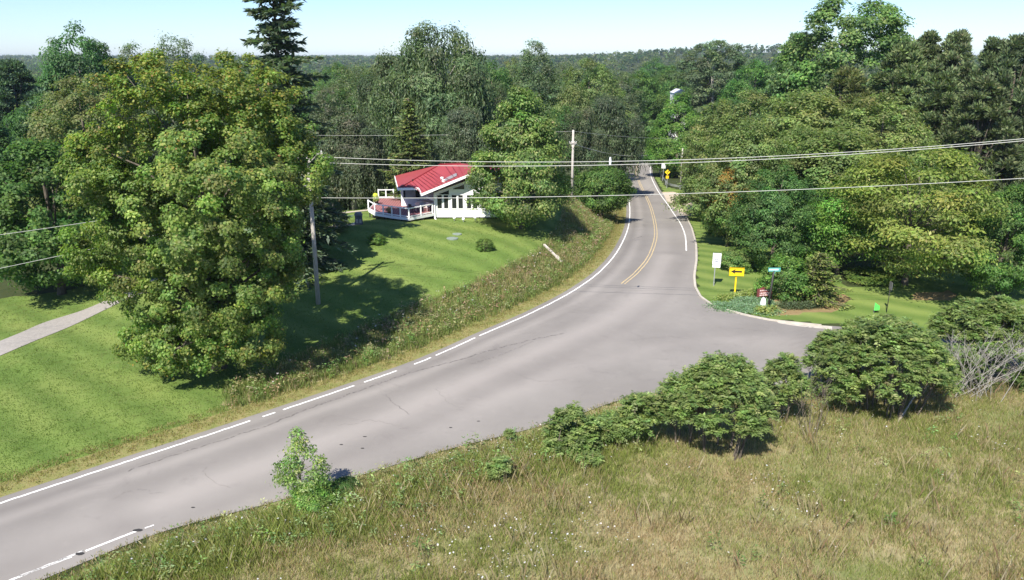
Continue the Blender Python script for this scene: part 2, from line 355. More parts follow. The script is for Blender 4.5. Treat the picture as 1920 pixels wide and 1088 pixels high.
su = smooth_line([kerb_l[0]+np.array([-2.5, -.4]), kerb_l[0]]+PG([(1700, 628), (1960, 655), (2400, 700)]), 60)
sd = smooth_line([fl[-1]+np.array([-3, .3]), fl[-1]]+PG([(1700, 722), (1960, 735), (2400, 760)]), 60)
sheet('side_road', sd, su, .026, ASPH, 14, roadcol)
def stripe(name, L, w, off, mat, gaps=(), wobble=.012):
    n = max(8, int(np.linalg.norm(np.diff(L, axis=0), axis=1).sum()/.25)); L = resample(L, n)
    L = L+rng.normal(0, wobble, L.shape)
    A, B = offset_line(L, -w/2), offset_line(L, w/2); V = []; f = []
    keep = np.ones(n, bool); d = np.linspace(0, 1, n)
    for a, b in gaps: keep &= ~((d > a) & (d < b))
    V = np.vstack([np.column_stack([A, zt(A[:, 0], A[:, 1])+off]), np.column_stack([B, zt(B[:, 0], B[:, 1])+off])])
    f = [(i, n+i, n+i+1, i+1) for i in range(n-1) if keep[i] and keep[i+1]]
    return tag(mesh_np(name, V, f, mat), kind='structure')
PW, PY = paint_mat('white_road_paint', (.80, .78, .74)), paint_mat('yellow_road_paint', (.62, .46, .20), lo=.36, hi=.56)
def frac_on(L, pxs):
    L = resample(L, 5000); s = np.linspace(0, 1, 5000)
    return [s[int(np.argmin(((L-np.array(PG([p])[0]))**2).sum(1)))] for p in pxs]
gp = frac_on(LS, [(473, 789), (489, 783), (522, 772), (531, 769), (668, 723), (677, 720), (743, 696), (772, 684), (808, 670), (815, 667), (893, 634), (899, 631)])
stripe('edge_line', LS, .13, .036, PW, [(gp[i], gp[i+1]) for i in range(0, 12, 2)])
RS = smooth_line(R_LINE, 120); stripe('edge_line', np.array(RS), .14, .036, PW)
YS = smooth_line(YELLOW, 140); stripe('centre_line', offset_line(YS, -.15), .10, .036, PY); stripe('centre_line', offset_line(YS, .15), .10, .036, PY)
NL = smooth_line([LS[0]+np.array([5.0, -5.6])]+PG([(-60, 1122), (28, 1086), (145, 1041), (258, 996)]), 80)
gq = frac_on(NL, [(142, 1042), (155, 1037), (204, 1018), (208, 1016)]); stripe('edge_line', NL, .12, .036, PW, [(gq[0], gq[1]), (gq[2], gq[3])])
stripe('edge_line', smooth_line(PG([(272, 992), (288, 986)]), 10), .07, .036, PW)
CRK = paint_mat('tar_crack', (.10, .09, .08), lo=.42, hi=.55)
def crack(pxs, w, wob=.05):
    stripe('road_crack', smooth_line(PG(pxs), 40), w, .034, CRK, (), wob)
crack([(1058, 626), (990, 640), (930, 655), (860, 676), (760, 703), (640, 746), (560, 775), (500, 800)], .11)
crack([(500, 800), (430, 822), (330, 853), (240, 884)], .07)
crack([(722, 741), (745, 762), (770, 780)], .05, .08); crack([(1000, 640), (950, 662), (880, 685)], .05)
for q in [((640, 800), (700, 790), (760, 805)), ((820, 730), (835, 752), (870, 770)), ((380, 880), (400, 905), (430, 915)), ((1090, 560), (1150, 548), (1230, 545)), ((1180, 640), (1250, 632), (1310, 640)), ((1330, 612), (1390, 618), (1440, 622)), ((210, 935), (260, 920), (300, 925)), ((960, 700), (1010, 716), (1060, 712))]: crack(q, .02, .09)
for q in [((1193, 447), (1205, 444)), ((1196, 432), (1206, 431)), ((1199, 412), (1207, 410)), ((1190, 452), (1200, 449)), ((1203, 421), (1209, 425)), ((1182, 451), (1192, 448))]: crack(q, .22, .07)
for px, py in [(150, 1040), (258, 996), (362, 953), (684, 820), (640, 835), (680, 842), (845, 803), (897, 791)]:
    p = G(px, py); b = MB(); a = np.linspace(0, 2*np.pi, 9)[:-1]; sz = .12 if px in (150, 258) else .055
    pts = [(p[0]+sz*1.7*math.cos(q)*rng.uniform(.8, 1.2), p[1]+sz*.9*math.sin(q)*rng.uniform(.8, 1.2)) for q in a]
    b.add([(u, v, float(zt(u, v))+.041) for u, v in pts], [tuple(range(8))]); tag(b.build('road_patch', plain('tar', (.03, .028, .027), .8)), kind='structure')
def kerb():
    b = MB(); L = resample(np.array(CURB), 90); Rr = offset_line(L, .22); V = []
    for a, c in zip(L, Rr):
        za, zc = float(zt(*a)), float(zt(*c)); V += [(*a, za-.05), (*a, za+.10), (a[0]*.85+c[0]*.15, a[1]*.85+c[1]*.15, za+.13), (*c, zc+.13), (*c, zc-.05)]
    f = [(i*5+k, i*5+k+1, i*5+k+6, i*5+k+5) for i in range(89) for k in range(4)]
    b.add(V, f); tag(b.build('kerb', CONC), kind='structure')
kerb()
sheet('gutter_apron', smooth_line(PG([(1460, 607), (1500, 613), (1560, 619)]), 20), smooth_line(PG([(1455, 602.5), (1500, 607), (1560, 613)]), 20), .034, CONC, 4)
def dirt():
    m, n, b, l = nodes('pale_gravel'); P = pos(n); f = noise(n, l, 2.5, 6, .8, P)
    l.new(mix(n, l, (.36, .29, .21), (.54, .46, .36), ramp(n, l, f, .3, .7)), b.inputs['Base Color']); b.inputs['Roughness'].default_value = 1; return m
DIRT = dirt()
ga = smooth_line(PG([(1238, 361), (1246, 374), (1256, 386), (1272, 398), (1288, 405)]), 30)
gb = smooth_line(PG([(1262, 360), (1290, 368), (1300, 380), (1302, 392), (1298, 404)]), 30)
sheet('gravel_entrance', ga, gb, .022, DIRT, 12)
dv = paint_mat('driveway_concrete', (.34, .31, .27), (.23, .21, .19), .35, .65)
sheet('driveway', smooth_line(PG([(-300, 790), (0, 668), (90, 630), (200, 580), (330, 520)]), 50), smooth_line(PG([(-300, 745), (0, 640), (90, 603), (185, 570), (310, 512)]), 50), .03, dv, 10)
stone = paint_mat('pale_stone', (.60, .53, .43), (.42, .36, .27), .35, .65)
sheet('stone_path', smooth_line(PG([(596, 434), (620, 429), (650, 424.5), (679, 421)]), 30), smooth_line(PG([(612, 426), (640, 421), (662, 418.5), (676, 416)]), 30), .035, stone, 6)
sheet('stone_path', smooth_line(PG([(626, 402.5), (650, 400), (692, 395.5)]), 20), smooth_line(PG([(626, 400.5), (650, 397.5), (692, 392.5)]), 20), .035, stone, 3)


# ------------------------------------------------------------------ foliage builders
def unit(v): return v/(np.linalg.norm(v, axis=-1, keepdims=True)+1e-9)
def rdir(g, n):
    return unit(g.normal(size=(n, 3)))
def leaves(P, N, U, Ln, Wd):
    """one pointed leaf-shaped face per row, gently cupped along its rib"""
    Sd = unit(np.cross(N, U)); U = unit(np.cross(Sd, N)); Ln = Ln[:, None]; Wd = Wd[:, None]; n = len(P)
    V = np.stack([P, P+U*Ln*.45+Sd*Wd*.5+N*Wd*.12, P+U*Ln, P+U*Ln*.45-Sd*Wd*.5+N*Wd*.12], 1).reshape(-1, 3)
    return V, np.arange(4*n).reshape(n, 4)
def palette(g, n, cols, wts, jit=.14):
    c = np.array(cols)[g.choice(len(cols), n, p=np.array(wts)/sum(wts))]*np.array([2.05, 2.0, 2.35])
    return c*(1+g.normal(0, jit, (n, 1)))*(1+g.normal(0, jit*.4, (n, 3)))
def clump_leaves(g, C, Rc, n_tot, ll, cols, wts, flat=.75, up=.5, ragged=.25, wfac=.62, outward=None, clumpvar=.16):
    """leaves spread over the shells of clumps C (k,3) with radii Rc"""
    k = len(C); w = Rc**2; w = w/w.sum(); ci = g.choice(k, n_tot, p=w); d = rdir(g, n_tot); d[:, 2] = np.where(g.random(n_tot) < .55, np.abs(d[:, 2]), d[:, 2])
    r = g.random(n_tot)**.33*(1+np.abs(g.normal(0, ragged, n_tot))*(g.random(n_tot) < .35)); P = C[ci]+d*(Rc[ci]*r)[:, None]*np.array([1, 1, flat])
    co = unit((P-C.mean(0))*np.array([1, 1, .7])); N = unit(d*.65+co*.6+np.array([0, 0, up*.7])+g.normal(0, .36, (n_tot, 3))); U = unit(g.normal(size=(n_tot, 3))+d*.4-np.array([0, 0, .45]))
    L = ll*g.uniform(.65, 1.35, n_tot); V, F = leaves(P, N, U, L, L*wfac)
    cv = 1+g.normal(0, clumpvar, (k, 1)); hue = 1+g.normal(0, .06, (k, 3))
    c = np.clip(palette(g, n_tot, cols, wts)*cv[ci]*hue[ci], .004, 1); return V, F, np.repeat(c, 4, 0)
def envelope(g, n, H, Rx, prof, base, lob=.2, inner=.4, zbias=1.0):
    """clump centres inside a crown whose radius at height fraction t is prof(t)"""
    tt = np.linspace(0, 1, 200); pr = np.array([prof(t) for t in tt]); cdf = np.cumsum(pr**1.0+.03); cdf /= cdf[-1]
    t = np.interp(g.random(n), cdf, tt); a = g.random(n)*2*np.pi; ph = g.random(4)*6.28
    R_ = np.interp(t, tt, pr)*Rx*(1+lob*(.6*np.sin(2*a+ph[0]+t*3)+.5*np.sin(3*a+ph[1]-t*5)+.4*np.sin(5*a+ph[2]+t*9)))
    s = inner+(1-inner)*g.random(n)**.42
    return np.stack([np.cos(a)*R_*s, np.sin(a)*R_*s, base+(H-base)*t**zbias], 1)
def trunk_mb(g, H, r0, C, nl=12, lean=0, top=.85, start=.18, n=8):
    b = MB(); m = 7; zz = np.linspace(-.4, H*top, m); wob = g.normal(0, .012*H, (m, 2)); wob[0] = 0; wob[:, 0] += lean*np.linspace(0, 1, m)
    pts = [(wob[i, 0], wob[i, 1], zz[i]) for i in range(m)]; rad = [r0*1.25]+[r0*(1-.85*(z/(H*top))) for z in zz[1:]]
    b.tube(pts, [max(.02, q) for q in rad], n)
    if len(C):
        for c in C[g.choice(len(C), min(nl, len(C)), replace=False)]:
            z0 = min(max(c[2]*g.uniform(.4, .75), H*start), H*top*.9); f = z0/(H*top); p0 = np.array([np.interp(z0, zz, wob[:, 0]), np.interp(z0, zz, wob[:, 1]), z0]); rr = r0*(1-.8*f)*.42
            mid = p0*.5+c*.5+np.array([0, 0, g.uniform(-.03, .06)*H]); b.tube([p0, mid, c], [rr, rr*.6, rr*.2], 5)
    return b
GREEN = [(.056, .100, .021), (.080, .128, .028), (.041, .078, .018), (.11, .155, .038)]
def finish(name, V, F, c, mat): 
    o = mesh_np(name, V, F, mat, None, c); me = o.data; bpy.data.objects.remove(o); return me
def mb_mesh(b, name, mat):
    o = b.build(name, mat, None, True); me = o.data; bpy.data.objects.remove(o); return me
PROTO = {}
def proto(key, V, F, c, tb, H, Wd, mat=None, bark=None):
    PROTO[key] = (finish('crown', V, F, c, mat or LEAF), mb_mesh(tb, 'trunk', bark or BARK), H, Wd)
def oval(t): return max(0, math.sin(math.pi*min(1, (t*.93+.07)))**.6)
def roundtop(t): return (min(1, t/.22)**.5)*math.sqrt(max(0, 1-max(0, (t-.35)/.65)**2.2))
def egg(t): return (min(1, t/.15)**.6)*max(0, 1-((max(0, t-.15))/.85)**1.7)**.8
def dome0(t): return math.sqrt(max(0, 1-max(0, (t-.3)/.7)**2))
def vase(t): return (.35+.65*min(1, t/.6))*math.sqrt(max(0, 1-max(0, (t-.62)/.38)**2))
def broad_tree(key, seed, H, Wd, prof, nc, rc, nl, ll, cols, wts, base=.12, flat=.75, lob=.2, bark=None, inner=.4, up=.5, ragged=.25, wfac=.62, trans=None, topcol=None):
    g = np.random.default_rng(seed); nc = int(nc*3.0); rc *= .64; nl = int(nl*1.9); ll *= .73; inner = max(inner, .55); C = envelope(g, nc, H-rc*.7, Wd/2-rc*.55, prof, H*base, lob, inner); Rc = rc*g.uniform(.6, 1.3, nc)
    V, F, c = clump_leaves(g, C, Rc, nl, ll, cols, wts, flat, up, ragged, wfac)
    if topcol:
        zz = V[::4, 2]/H; m = np.repeat(g.random(len(zz)) < np.clip((zz-.48)/.22, 0, .92), 4); c[m] = np.repeat(palette(g, len(zz), topcol, [1]*len(topcol)), 4, 0)[m]
    proto(key, V, F, c, trunk_mb(g, H, H*.018+.05, C, 16), H, Wd, None, bark)
DARKG = [(.040, .078, .020), (.056, .098, .026), (.030, .062, .017), (.08, .125, .035)]
OLIVE = [(.094, .114, .034), (.120, .136, .044), (.074, .094, .029), (.15, .155, .06)]
GREYG = [(.070, .086, .038), (.098, .112, .052), (.052, .068, .029), (.14, .15, .08)]
BRIGHT = [(.075, .135, .022), (.105, .17, .03), (.05, .10, .018), (.15, .19, .05)]
YELG = [(.098, .128, .024), (.122, .150, .030), (.074, .104, .02), (.15, .165, .045)]
W4 = (4, 3, 3, 1)
broad_tree('maple', 1, 14, 11, roundtop, 75, 1.45, 24000, .36, GREEN, W4, .10)
broad_tree('maple2', 2, 14, 11, egg, 70, 1.4, 22000, .36, GREEN, W4, .08, lob=.28)
broad_tree('dark', 3, 15, 11, roundtop, 80, 1.4, 24000, .36, DARKG, W4, .08)
broad_tree('dark2', 4, 16, 9.5, egg, 80, 1.25, 22000, .36, DARKG, W4, .06, lob=.3)
broad_tree('olive', 5, 13, 10, dome0, 150, .9, 28000, .27, OLIVE, W4, .08, ragged=.4)
broad_tree('olive2', 6, 13, 9, oval, 110, 1.0, 22000, .30, OLIVE, W4, .06, ragged=.4, lob=.28)
broad_tree('grey', 7, 15, 10, egg, 130, 1.0, 26000, .30, GREYG, W4, .03, ragged=.5, bark=PALEBARK, wfac=.5)
broad_tree('grey2', 8, 15, 9, roundtop, 120, 1.05, 24000, .30, GREYG, W4, .03, ragged=.5, bark=PALEBARK, wfac=.5)
broad_tree('bright', 9, 13, 10, egg, 80, 1.3, 26000, .32, BRIGHT, W4, .05)
broad_tree('tall', 19, 22, 14, dome0, 110, 1.5, 34000, .40, [(.055, .10, .026), (.08, .125, .034), (.038, .075, .02), (.11, .15, .05)], W4, .2, lob=.10, inner=.4)
broad_tree('poplar', 11, 20, 9, vase, 80, 1.2, 20000, .38, GREYG, W4, .2, lob=.4, bark=PALEBARK, inner=.25)
broad_tree('orchard', 12, 5, 6, roundtop, 60, .8, 12000, .22, GREEN, W4, .2)
broad_tree('bushy', 13, 3, 4, roundtop, 40, .6, 7000, .18, GREEN, W4, .0)
broad_tree('ornamental', 14, 6, 6, roundtop, 60, .8, 11000, .22, GREEN, W4, .22, topcol=[(.16, .12, .024), (.20, .11, .025), (.13, .12, .026)])
def layered(key, seed, H, Wd, nlay, cols, wts, nl, ll, prof, flat=.42):
    """flat tiers of foliage, as on locust and dogwood"""
    g = np.random.default_rng(seed); C = envelope(g, nlay, H*.96, Wd/2-.8, prof, H*.13, .3, .35); Rc = g.uniform(.8, 1.7, nlay)
    V, F, c = clump_leaves(g, C, Rc, nl, ll, cols, wts, flat, .8, .35, .46); proto(key, V, F, c, trunk_mb(g, H, .24, C, 26, 0, .8, .1), H, Wd)
layered('locust', 21, 12, 13, 130, YELG, W4, 30000, .27, roundtop); layered('dogwood', 22, 9, 9, 85, BRIGHT, W4, 18000, .25, oval)
def strands(g, C, Rc, n, step, lmin, lmax, ll, cols, wts, zfloor=1):
    """hanging shoots with narrow leaves"""
    Vs = []; Fs = []; Cs = []; b = 0; P = []; cc = []; k = len(C); w = Rc/Rc.sum()
    for i in g.choice(k, n, p=w):
        d = rdir(g, 1)[0]; p = C[i]+d*Rc[i]*np.array([1, 1, .5]); ln = g.uniform(lmin, lmax); m = int(ln/step); sw = g.normal(0, .10, 2)
        q = np.arange(m)*step; pts = np.stack([p[0]+sw[0]*q+g.normal(0, .05, m), p[1]+sw[1]*q+g.normal(0, .05, m), np.maximum(p[2]-q, zfloor)], 1)
        P.append(pts); cc.append(np.tile(1+g.normal(0, .2), m))
    P = np.concatenate(P); n = len(P); N = rdir(g, n); N[:, 2] = N[:, 2]*.4+.25; N = unit(N); U = unit(g.normal(0, .35, (n, 3))+np.array([0, 0, -1])); L = ll*g.uniform(.7, 1.4, n)
    V, F = leaves(P, N, U, L, L*.34); c = palette(g, n, cols, wts)*np.concatenate(cc)[:, None]; return V, F, np.repeat(np.clip(c, .004, 1), 4, 0)
def dome(t): return math.sqrt(max(0, 1-max(0, (t-.2)/.8)**2.0))
def willow(key, seed, H, Wd, nc, ns, cols):
    g = np.random.default_rng(seed); C = envelope(g, nc, H-1.2, Wd/2-1, dome, H*.34, .26, .45); Rc = g.uniform(.9, 1.7, nc)
    V1, F1, c1 = clump_leaves(g, C, Rc, 26000, .34, cols, W4, .75, .6, .3, .45)
    V2, F2, c2 = strands(g, C, Rc, int(ns*1.7), .30, 1.2, 6.0, .46, cols, W4); V = np.vstack([V1, V2]); F = np.vstack([F1, F2+len(V1)]); c = np.vstack([c1, c2])
    proto(key, V, F, c, trunk_mb(g, H, .5, C, 26, 0, .8, .1), H, Wd, None, PALEBARK)
WIL = [(.062, .080, .034), (.086, .104, .046), (.044, .060, .026), (.12, .13, .065)]
willow('willow', 31, 21, 15, 85, 1500, WIL); willow('willow2', 32, 17, 12, 65, 1300, WIL)
def conifer(key, seed, H, Wd, nwh, cols, droop=.35, nl=.28, dens=1.0, power=.9, mat=None):
    """whorls of drooping boughs carrying flat sprays"""
    g = np.random.default_rng(seed); P = []; U = []; N = []; L = []; b = MB(); b.tube([(0, 0, -.3), (0, 0, H*.5), (0, 0, H*.99)], [H*.016, H*.009, .02], 7)
    for i in range(nwh):
        t = (i+.5)/nwh; z = H*(.05+.93*t**.92); rl = Wd/2*(1-t)**power*g.uniform(.72, 1.12)+.15; nb = int(g.integers(6, 11))
        for k in range(nb):
            a = 2*math.pi*(k+g.random()*.7)/nb; ln = rl*g.uniform(.5, 1.2); dr = droop*g.uniform(.6, 1.3)*(1.2-t); m = max(3, int(ln/.14*dens)); q = np.linspace(.06, 1, m)
            z_ = z; z = z+g.normal(0, .45*H/nwh); up = .16*ln*q**2.2; x = np.cos(a)*ln*q; y = np.sin(a)*ln*q; zz = z-dr*ln*q**1.3+up
            b.tube([(0, 0, z), (x[m//2], y[m//2], zz[m//2]), (x[-1], y[-1], zz[-1])], [.05, .03, .01], 4)
            z = z_; side = np.array([-math.sin(a), math.cos(a), 0]); out = np.array([math.cos(a), math.sin(a), -dr*.8])
            for s in (-1, 1, -1, 1, 0):
                ww = .30*ln*(1.05-q)**.7+.12; f = g.random(m)
                P.append(np.stack([x, y, zz], 1)+side*(s*ww*f)[:, None]-np.array([0, 0, 1])*(np.abs(s)*ww*f*.25)[:, None])
                U.append(np.tile(out, (m, 1))+side*s*.8+g.normal(0, .2, (m, 3))-np.array([0, 0, .35])); N.append(np.tile([0, 0, 1.], (m, 1))+g.normal(0, .35, (m, 3))); L.append(nl*g.uniform(.7, 1.5, m))
    P = np.concatenate(P); U = unit(np.concatenate(U)); N = unit(np.concatenate(N)); L = np.concatenate(L); V, F = leaves(P, N, U, L, L*.42)
    c = np.repeat(np.clip(palette(g, len(P), cols, W4, .2), .004, 1), 4, 0); proto(key, V, F, c, b, H, Wd, mat or NEEDLE)
SPR = [(.050, .074, .038), (.070, .096, .050), (.036, .055, .028), (.10, .125, .07)]
conifer('spruce', 41, 22, 9, 30, SPR, .5, .46, 1.35, .58)
conifer('cedar', 42, 9, 5, 30, [(.066, .088, .024), (.088, .110, .03), (.046, .066, .02), (.115, .132, .042)], .15, .30)
conifer('hemlock', 43, 3.6, 3.6, 16, [(.085, .11, .025), (.11, .135, .035), (.055, .08, .018), (.15, .15, .05)], .25, .2, 1.3, .7)
def pine(key, seed, H, Wd):
    g = np.random.default_rng(seed); C = []; 
    for i in range(15):
        t = (i+.3)/15; z = H*(.25+.74*t); rl = Wd/2*(1-t**1.6)**.8+.2; nb = int(g.integers(4, 7))
        for k in range(nb):
            a = 2*math.pi*(k+g.random())/nb
            for q in (.5, .8, 1.0): C.append((math.cos(a)*rl*q*g.uniform(.85, 1.1), math.sin(a)*rl*q*g.uniform(.85, 1.1), z+.25*rl*q+g.normal(0, .2)))
    C.append((0, 0, H-.3)); C = np.array(C); n = 26000; k = len(C); ci = g.integers(0, k, n); d = rdir(g, n); d[:, 2] = np.abs(d[:, 2])*.9-.15
    P = C[ci]+d*(g.random(n)**.5*.62)[:, None]; U = unit(d+np.array([0, 0, .5])+g.normal(0, .3, (n, 3))); N = unit(np.cross(U, rdir(g, n))); L = .42*g.uniform(.7, 1.3, n)
    V, F = leaves(P, N, U, L, L*.35); cv = 1+g.normal(0, .18, (k, 1)); cols = [(.060, .080, .032), (.084, .108, .042), (.042, .058, .024), (.112, .132, .055)]
    c = np.repeat(np.clip(palette(g, n, cols, W4, .18)*cv[ci], .004, 1), 4, 0); proto(key, V, F, c, trunk_mb(g, H, .28, C, 40, 0, .97, .2), H, Wd, NEEDLE)
pine('pine', 51, 18, 8); pine('pine2', 52, 18, 7)

TREES = 0
def plant_tree(name, key, x, y, ztop, width, label, cat='tree', group=None, tint=(1, 1, 1), rz=None, zbot=None, lean=0):
    global TREES
    cm, tm, H, Wd = PROTO[key]; z0 = float(zt(x, y)) if zbot is None else zbot; sz = max(.2, (ztop-z0)/H); sx = width/Wd; TREES += 1
    o = thing(name, label, cat, (x, y, z0-.05), rz if rz is not None else (TREES*2.399) % 6.283, group); o.scale = (sx, sx, sz)
    if lean: o.rotation_euler.y = lean
    for nm, me in (('crown', cm), ('trunk', tm)):
        c = bpy.data.objects.new(nm, me); COL.objects.link(c); c.parent = o
        if nm == 'crown': c.color = (*tint, 1)
    return o
def tree_at(name, key, cx, ytop, wpx, Yd, label, cat='tree', group=None, tint=(1, 1, 1), rz=None):
    p = at(cx, ytop, Yd); depth = Yd*math.cos(PITCH)+(CAM_H-p[2])*math.sin(PITCH)
    return plant_tree(name, key, p[0], Yd, p[2], wpx/F_PX*depth, label, cat, group, tint, rz)

# ------------------------------------------------------------------ the big maple on the left lawn
def hero():
    g = np.random.default_rng(77); gx_, gy_, gz_ = G(400, 700); Y0 = gy_+.8
    t = thing('maple_tree', 'huge yellowing green maple filling the left lawn, taller than everything near it', 'tree', (gx_, Y0, float(zt(gx_, Y0))))
    lob = [(285, 185, 112, 98, 0), (445, 180, 112, 92, 1), (395, 230, 120, 100, 3), (235, 350, 112, 118, -1), (400, 370, 150, 130, -3.5), (400, 370, 150, 130, 3.5), (545, 325, 88, 75, 0), (500, 250, 90, 80, 1), (285, 520, 112, 112, -1.5), (440, 500, 128, 118, -3), (440, 520, 120, 110, 3), (520, 490, 52, 80, 0), (350, 640, 112, 92, -2.5), (455, 625, 78, 80, -2), (290, 650, 70, 75, -1), (330, 440, 130, 120, 0), (390, 700, 75, 45, -3)]
    C = []; Rc = []
    base = np.array([gx_, Y0, float(zt(gx_, Y0))]); dep = math.hypot(Y0, 10)
    lob += [(180, 470, 60, 80, 0), (190, 300, 60, 80, 0), (330, 705, 70, 45, -3), (520, 420, 50, 60, 0)]
    for cx, cy, rx, rz, oy in lob:
        rx *= 1.07; cx = 380+(cx-380)*1.04
        c = at(cx, cy, Y0+oy); sx, sz = rx/F_PX*dep, rz/F_PX*dep; n = int(14+sx*sz*5.5)
        d = rdir(g, n); s = g.random(n)**.33; P = c+d*s[:, None]*np.array([sx-.55, min(sx, sz), sz-.5]); C.append(P); Rc.append(g.uniform(.28, .62, n))
    C = np.concatenate(C)-base; Rc = np.concatenate(Rc); ok = (C[:, 2] > 1.3); C, Rc = C[ok], Rc[ok]
    cols = [(.074, .112, .021), (.098, .136, .027), (.054, .092, .018), (.13, .155, .042)]
    V, F, c = clump_leaves(g, C, Rc, 240000, .168, cols, (4, 4, 3, 2), .85, .45, .3, .78, clumpvar=.2)
    # autumn colour coming in at the tips of the upper crown and low skirts
    z = V[::4, 2]; zm = z.max(); sel = g.random(len(z)); wt = np.clip((z/zm-.6)/.4, 0, 1)*.3+np.clip(.2-z/zm, 0, 1)*.8
    tipc = np.array([(.30, .30, .06), (.36, .27, .08), (.30, .17, .07)])[g.choice(3, len(z), p=[.8, .15, .05])]
    m = np.repeat(sel < wt, 4); c[m] = np.repeat(tipc, 4, 0)[m]*(1+g.normal(0, .12, (m.sum(), 1)))
    mesh_np('crown', V, F, LEAF, t, np.clip(c, .005, 1)); b = trunk_mb(g, 18, .42, C, 46, 0, .9, .12, 10); b.build('trunk', BARK, t, True)
hero()

# ------------------------------------------------------------------ trees one can tell apart
T = tree_at
# left edge
T('maple_tree', 'maple2', 62, 232, 290, 63, 'dense deep green maple at the left edge, shading the end of the concrete driveway', tint=(.72, .82, .7))
T('deciduous_tree', 'olive', 150, 140, 260, 82, 'olive brown tinged tree rising just behind the left side of the huge maple', tint=(.85, .85, .8))
T('deciduous_tree', 'dark', 135, 40, 180, 118, 'tall dark green round tree standing clear against the sky at far left', tint=(.85, 1, 1))
T('deciduous_tree', 'dark2', 195, 96, 95, 122, 'narrow dark tree tucked right of the tall round tree at far left', tint=(.75, .9, .95))
T('deciduous_tree', 'grey', 243, 68, 160, 126, 'rounded grey green treetop showing above the left shoulder of the huge maple', tint=(.8, .95, .9))
T('deciduous_tree', 'grey2', 325, 62, 150, 124, 'broad dark treetop directly above the notch in the huge maple', tint=(.72, .9, .85))
T('pine_tree', 'pine', 18, 116, 150, 105, 'blackish green pine cut by the left edge of the frame', tint=(.7, .9, 1.1))
T('deciduous_tree', 'dark', 75, 175, 150, 98, 'mid green tree between the blackish pine and the olive tree at left', tint=(.9, 1, .9))
T('deciduous_tree', 'dark2', -40, 200, 170, 80, 'dark tree at the far left edge behind the driveway maple', tint=(.8, .9, .9))
T('spruce_tree', 'spruce', 503, -118, 250, 67, 'tall dark spruce behind the huge maple with its tip out of frame')
# behind the house
T('deciduous_tree', 'grey', 610, 150, 150, 104, 'grey green feathery tree immediately right of the tall spruce', tint=(.8, .85, .85))
T('deciduous_tree', 'grey2', 668, 118, 165, 128, 'hazy grey green tree between the tall spruce and the big willow', tint=(.85, .95, .85))
T('willow_tree', 'willow', 812, 30, 228, 116, 'biggest willow, hanging shoots over dark hollows behind the red roofed house', tint=(.9, 1.05, .9))
T('willow_tree', 'willow2', 733, 88, 150, 122, 'willow leaning on the left flank of the biggest willow', tint=(.85, .95, .85))
T('willow_tree', 'willow2', 655, 205, 150, 102, 'grey weeping tree behind the lawn, left of the yellowish conifer', tint=(.9, .92, 1.0))
T('willow_tree', 'willow2', 868, 190, 120, 101, 'silvery weeping tree right of the yellowish conifer, above the red roof', tint=(.9, .98, 1.05))
T('cedar_tree', 'cedar', 766, 184, 118, 94, 'yellowish pyramid conifer just behind the red roof', 'conifer')
T('deciduous_tree', 'dark2', 610, 300, 90, 109, 'small dark tree at the back of the lawn left of the house', tint=(.9, .95, .8))
T('deciduous_tree', 'grey', 1003, 64, 172, 150, 'high loose crown against the sky right of the biggest willow', tint=(.78, .95, .8))
T('deciduous_tree', 'dark', 925, 112, 130, 142, 'dark tree filling the gap between the biggest willow and the high loose crown', tint=(.85, .95, .8))
T('maple_tree', 'bright', 977, 146, 198, 80, 'light green maple hiding the right end of the house', tint=(1.06, .92, 1.25))
T('deciduous_tree', 'olive', 1105, 108, 160, 165, 'olive green tree behind the top of the second utility pole', tint=(.75, .9, .8))
T('deciduous_tree', 'olive2', 1075, 150, 110, 128, 'olive tree between the light green maple and the utility pole', tint=(.8, .9, .85))
T('willow_tree', 'willow2', 1136, 168, 124, 138, 'dark drooping tree overhanging the left side of the far road', tint=(.75, .85, .85))
T('willow_tree', 'willow', 1092, 195, 105, 120, 'grey drooping tree behind the second utility pole', tint=(.85, .9, .9))
T('apple_tree', 'orchard', 1132, 306, 112, 107, 'low rounded apple tree shading the left edge of the road', tint=(.8, .86, .75))
# beyond the bend and on the ridge
T('maple_tree', 'bright', 1276, 164, 124, 176, 'bright green round tree where the road bends out of sight', tint=(.8, .9, .85))
T('poplar_tree', 'poplar', 1345, 72, 120, 235, 'tall thin crowned tree sticking up over the far woods', tint=(.8, .95, .85))
T('deciduous_tree', 'dark', 1228, 106, 95, 300, 'dark round tree in the far woods above the bend', tint=(.9, 1, 1))
T('deciduous_tree', 'maple', 1418, 110, 130, 190, 'mid green tree right of the tall thin crowned tree', tint=(.75, .95, .85))
T('deciduous_tree', 'olive', 1168, 188, 62, 240, 'small olive tree left of the far end of the road', tint=(.8, .9, .8))
# right hand woods
T('deciduous_tree', 'tall', 1604, -18, 300, 125, 'tallest tree on the right, light green crown full of sky gaps', tint=(1.1, 1.08, 1), rz=.6)
T('pine_tree', 'pine', 1500, 66, 120, 128, 'dark pine on the left flank of the tallest right hand tree', tint=(.85, 1.1, 1.0))
T('pine_tree', 'pine', 1700, 84, 160, 106, 'dark pine in front of the tallest right hand tree', tint=(1, 1.05, .9))
T('pine_tree', 'pine2', 1742, 66, 120, 112, 'pointed pine just right of the tallest tree', tint=(1, 1, .95))
T('pine_tree', 'pine', 1800, 62, 140, 108, 'tallest pine of the dark pines at the right')
T('pine_tree', 'pine2', 1868, 78, 110, 98, 'slim pine second from the right edge', tint=(.9, .95, .9))
T('pine_tree', 'pine', 1915, 70, 140, 90, 'pine at the right edge standing over the yellow green locust', tint=(.8, .85, .85))
T('pine_tree', 'pine2', 1850, 150, 150, 88, 'lower dark pine behind the yellow green locust', tint=(.9, .9, .85))
T('pine_tree', 'pine', 1590, 130, 160, 105, 'brownish pine low in front of the tallest tree', tint=(1.1, 1, .8))
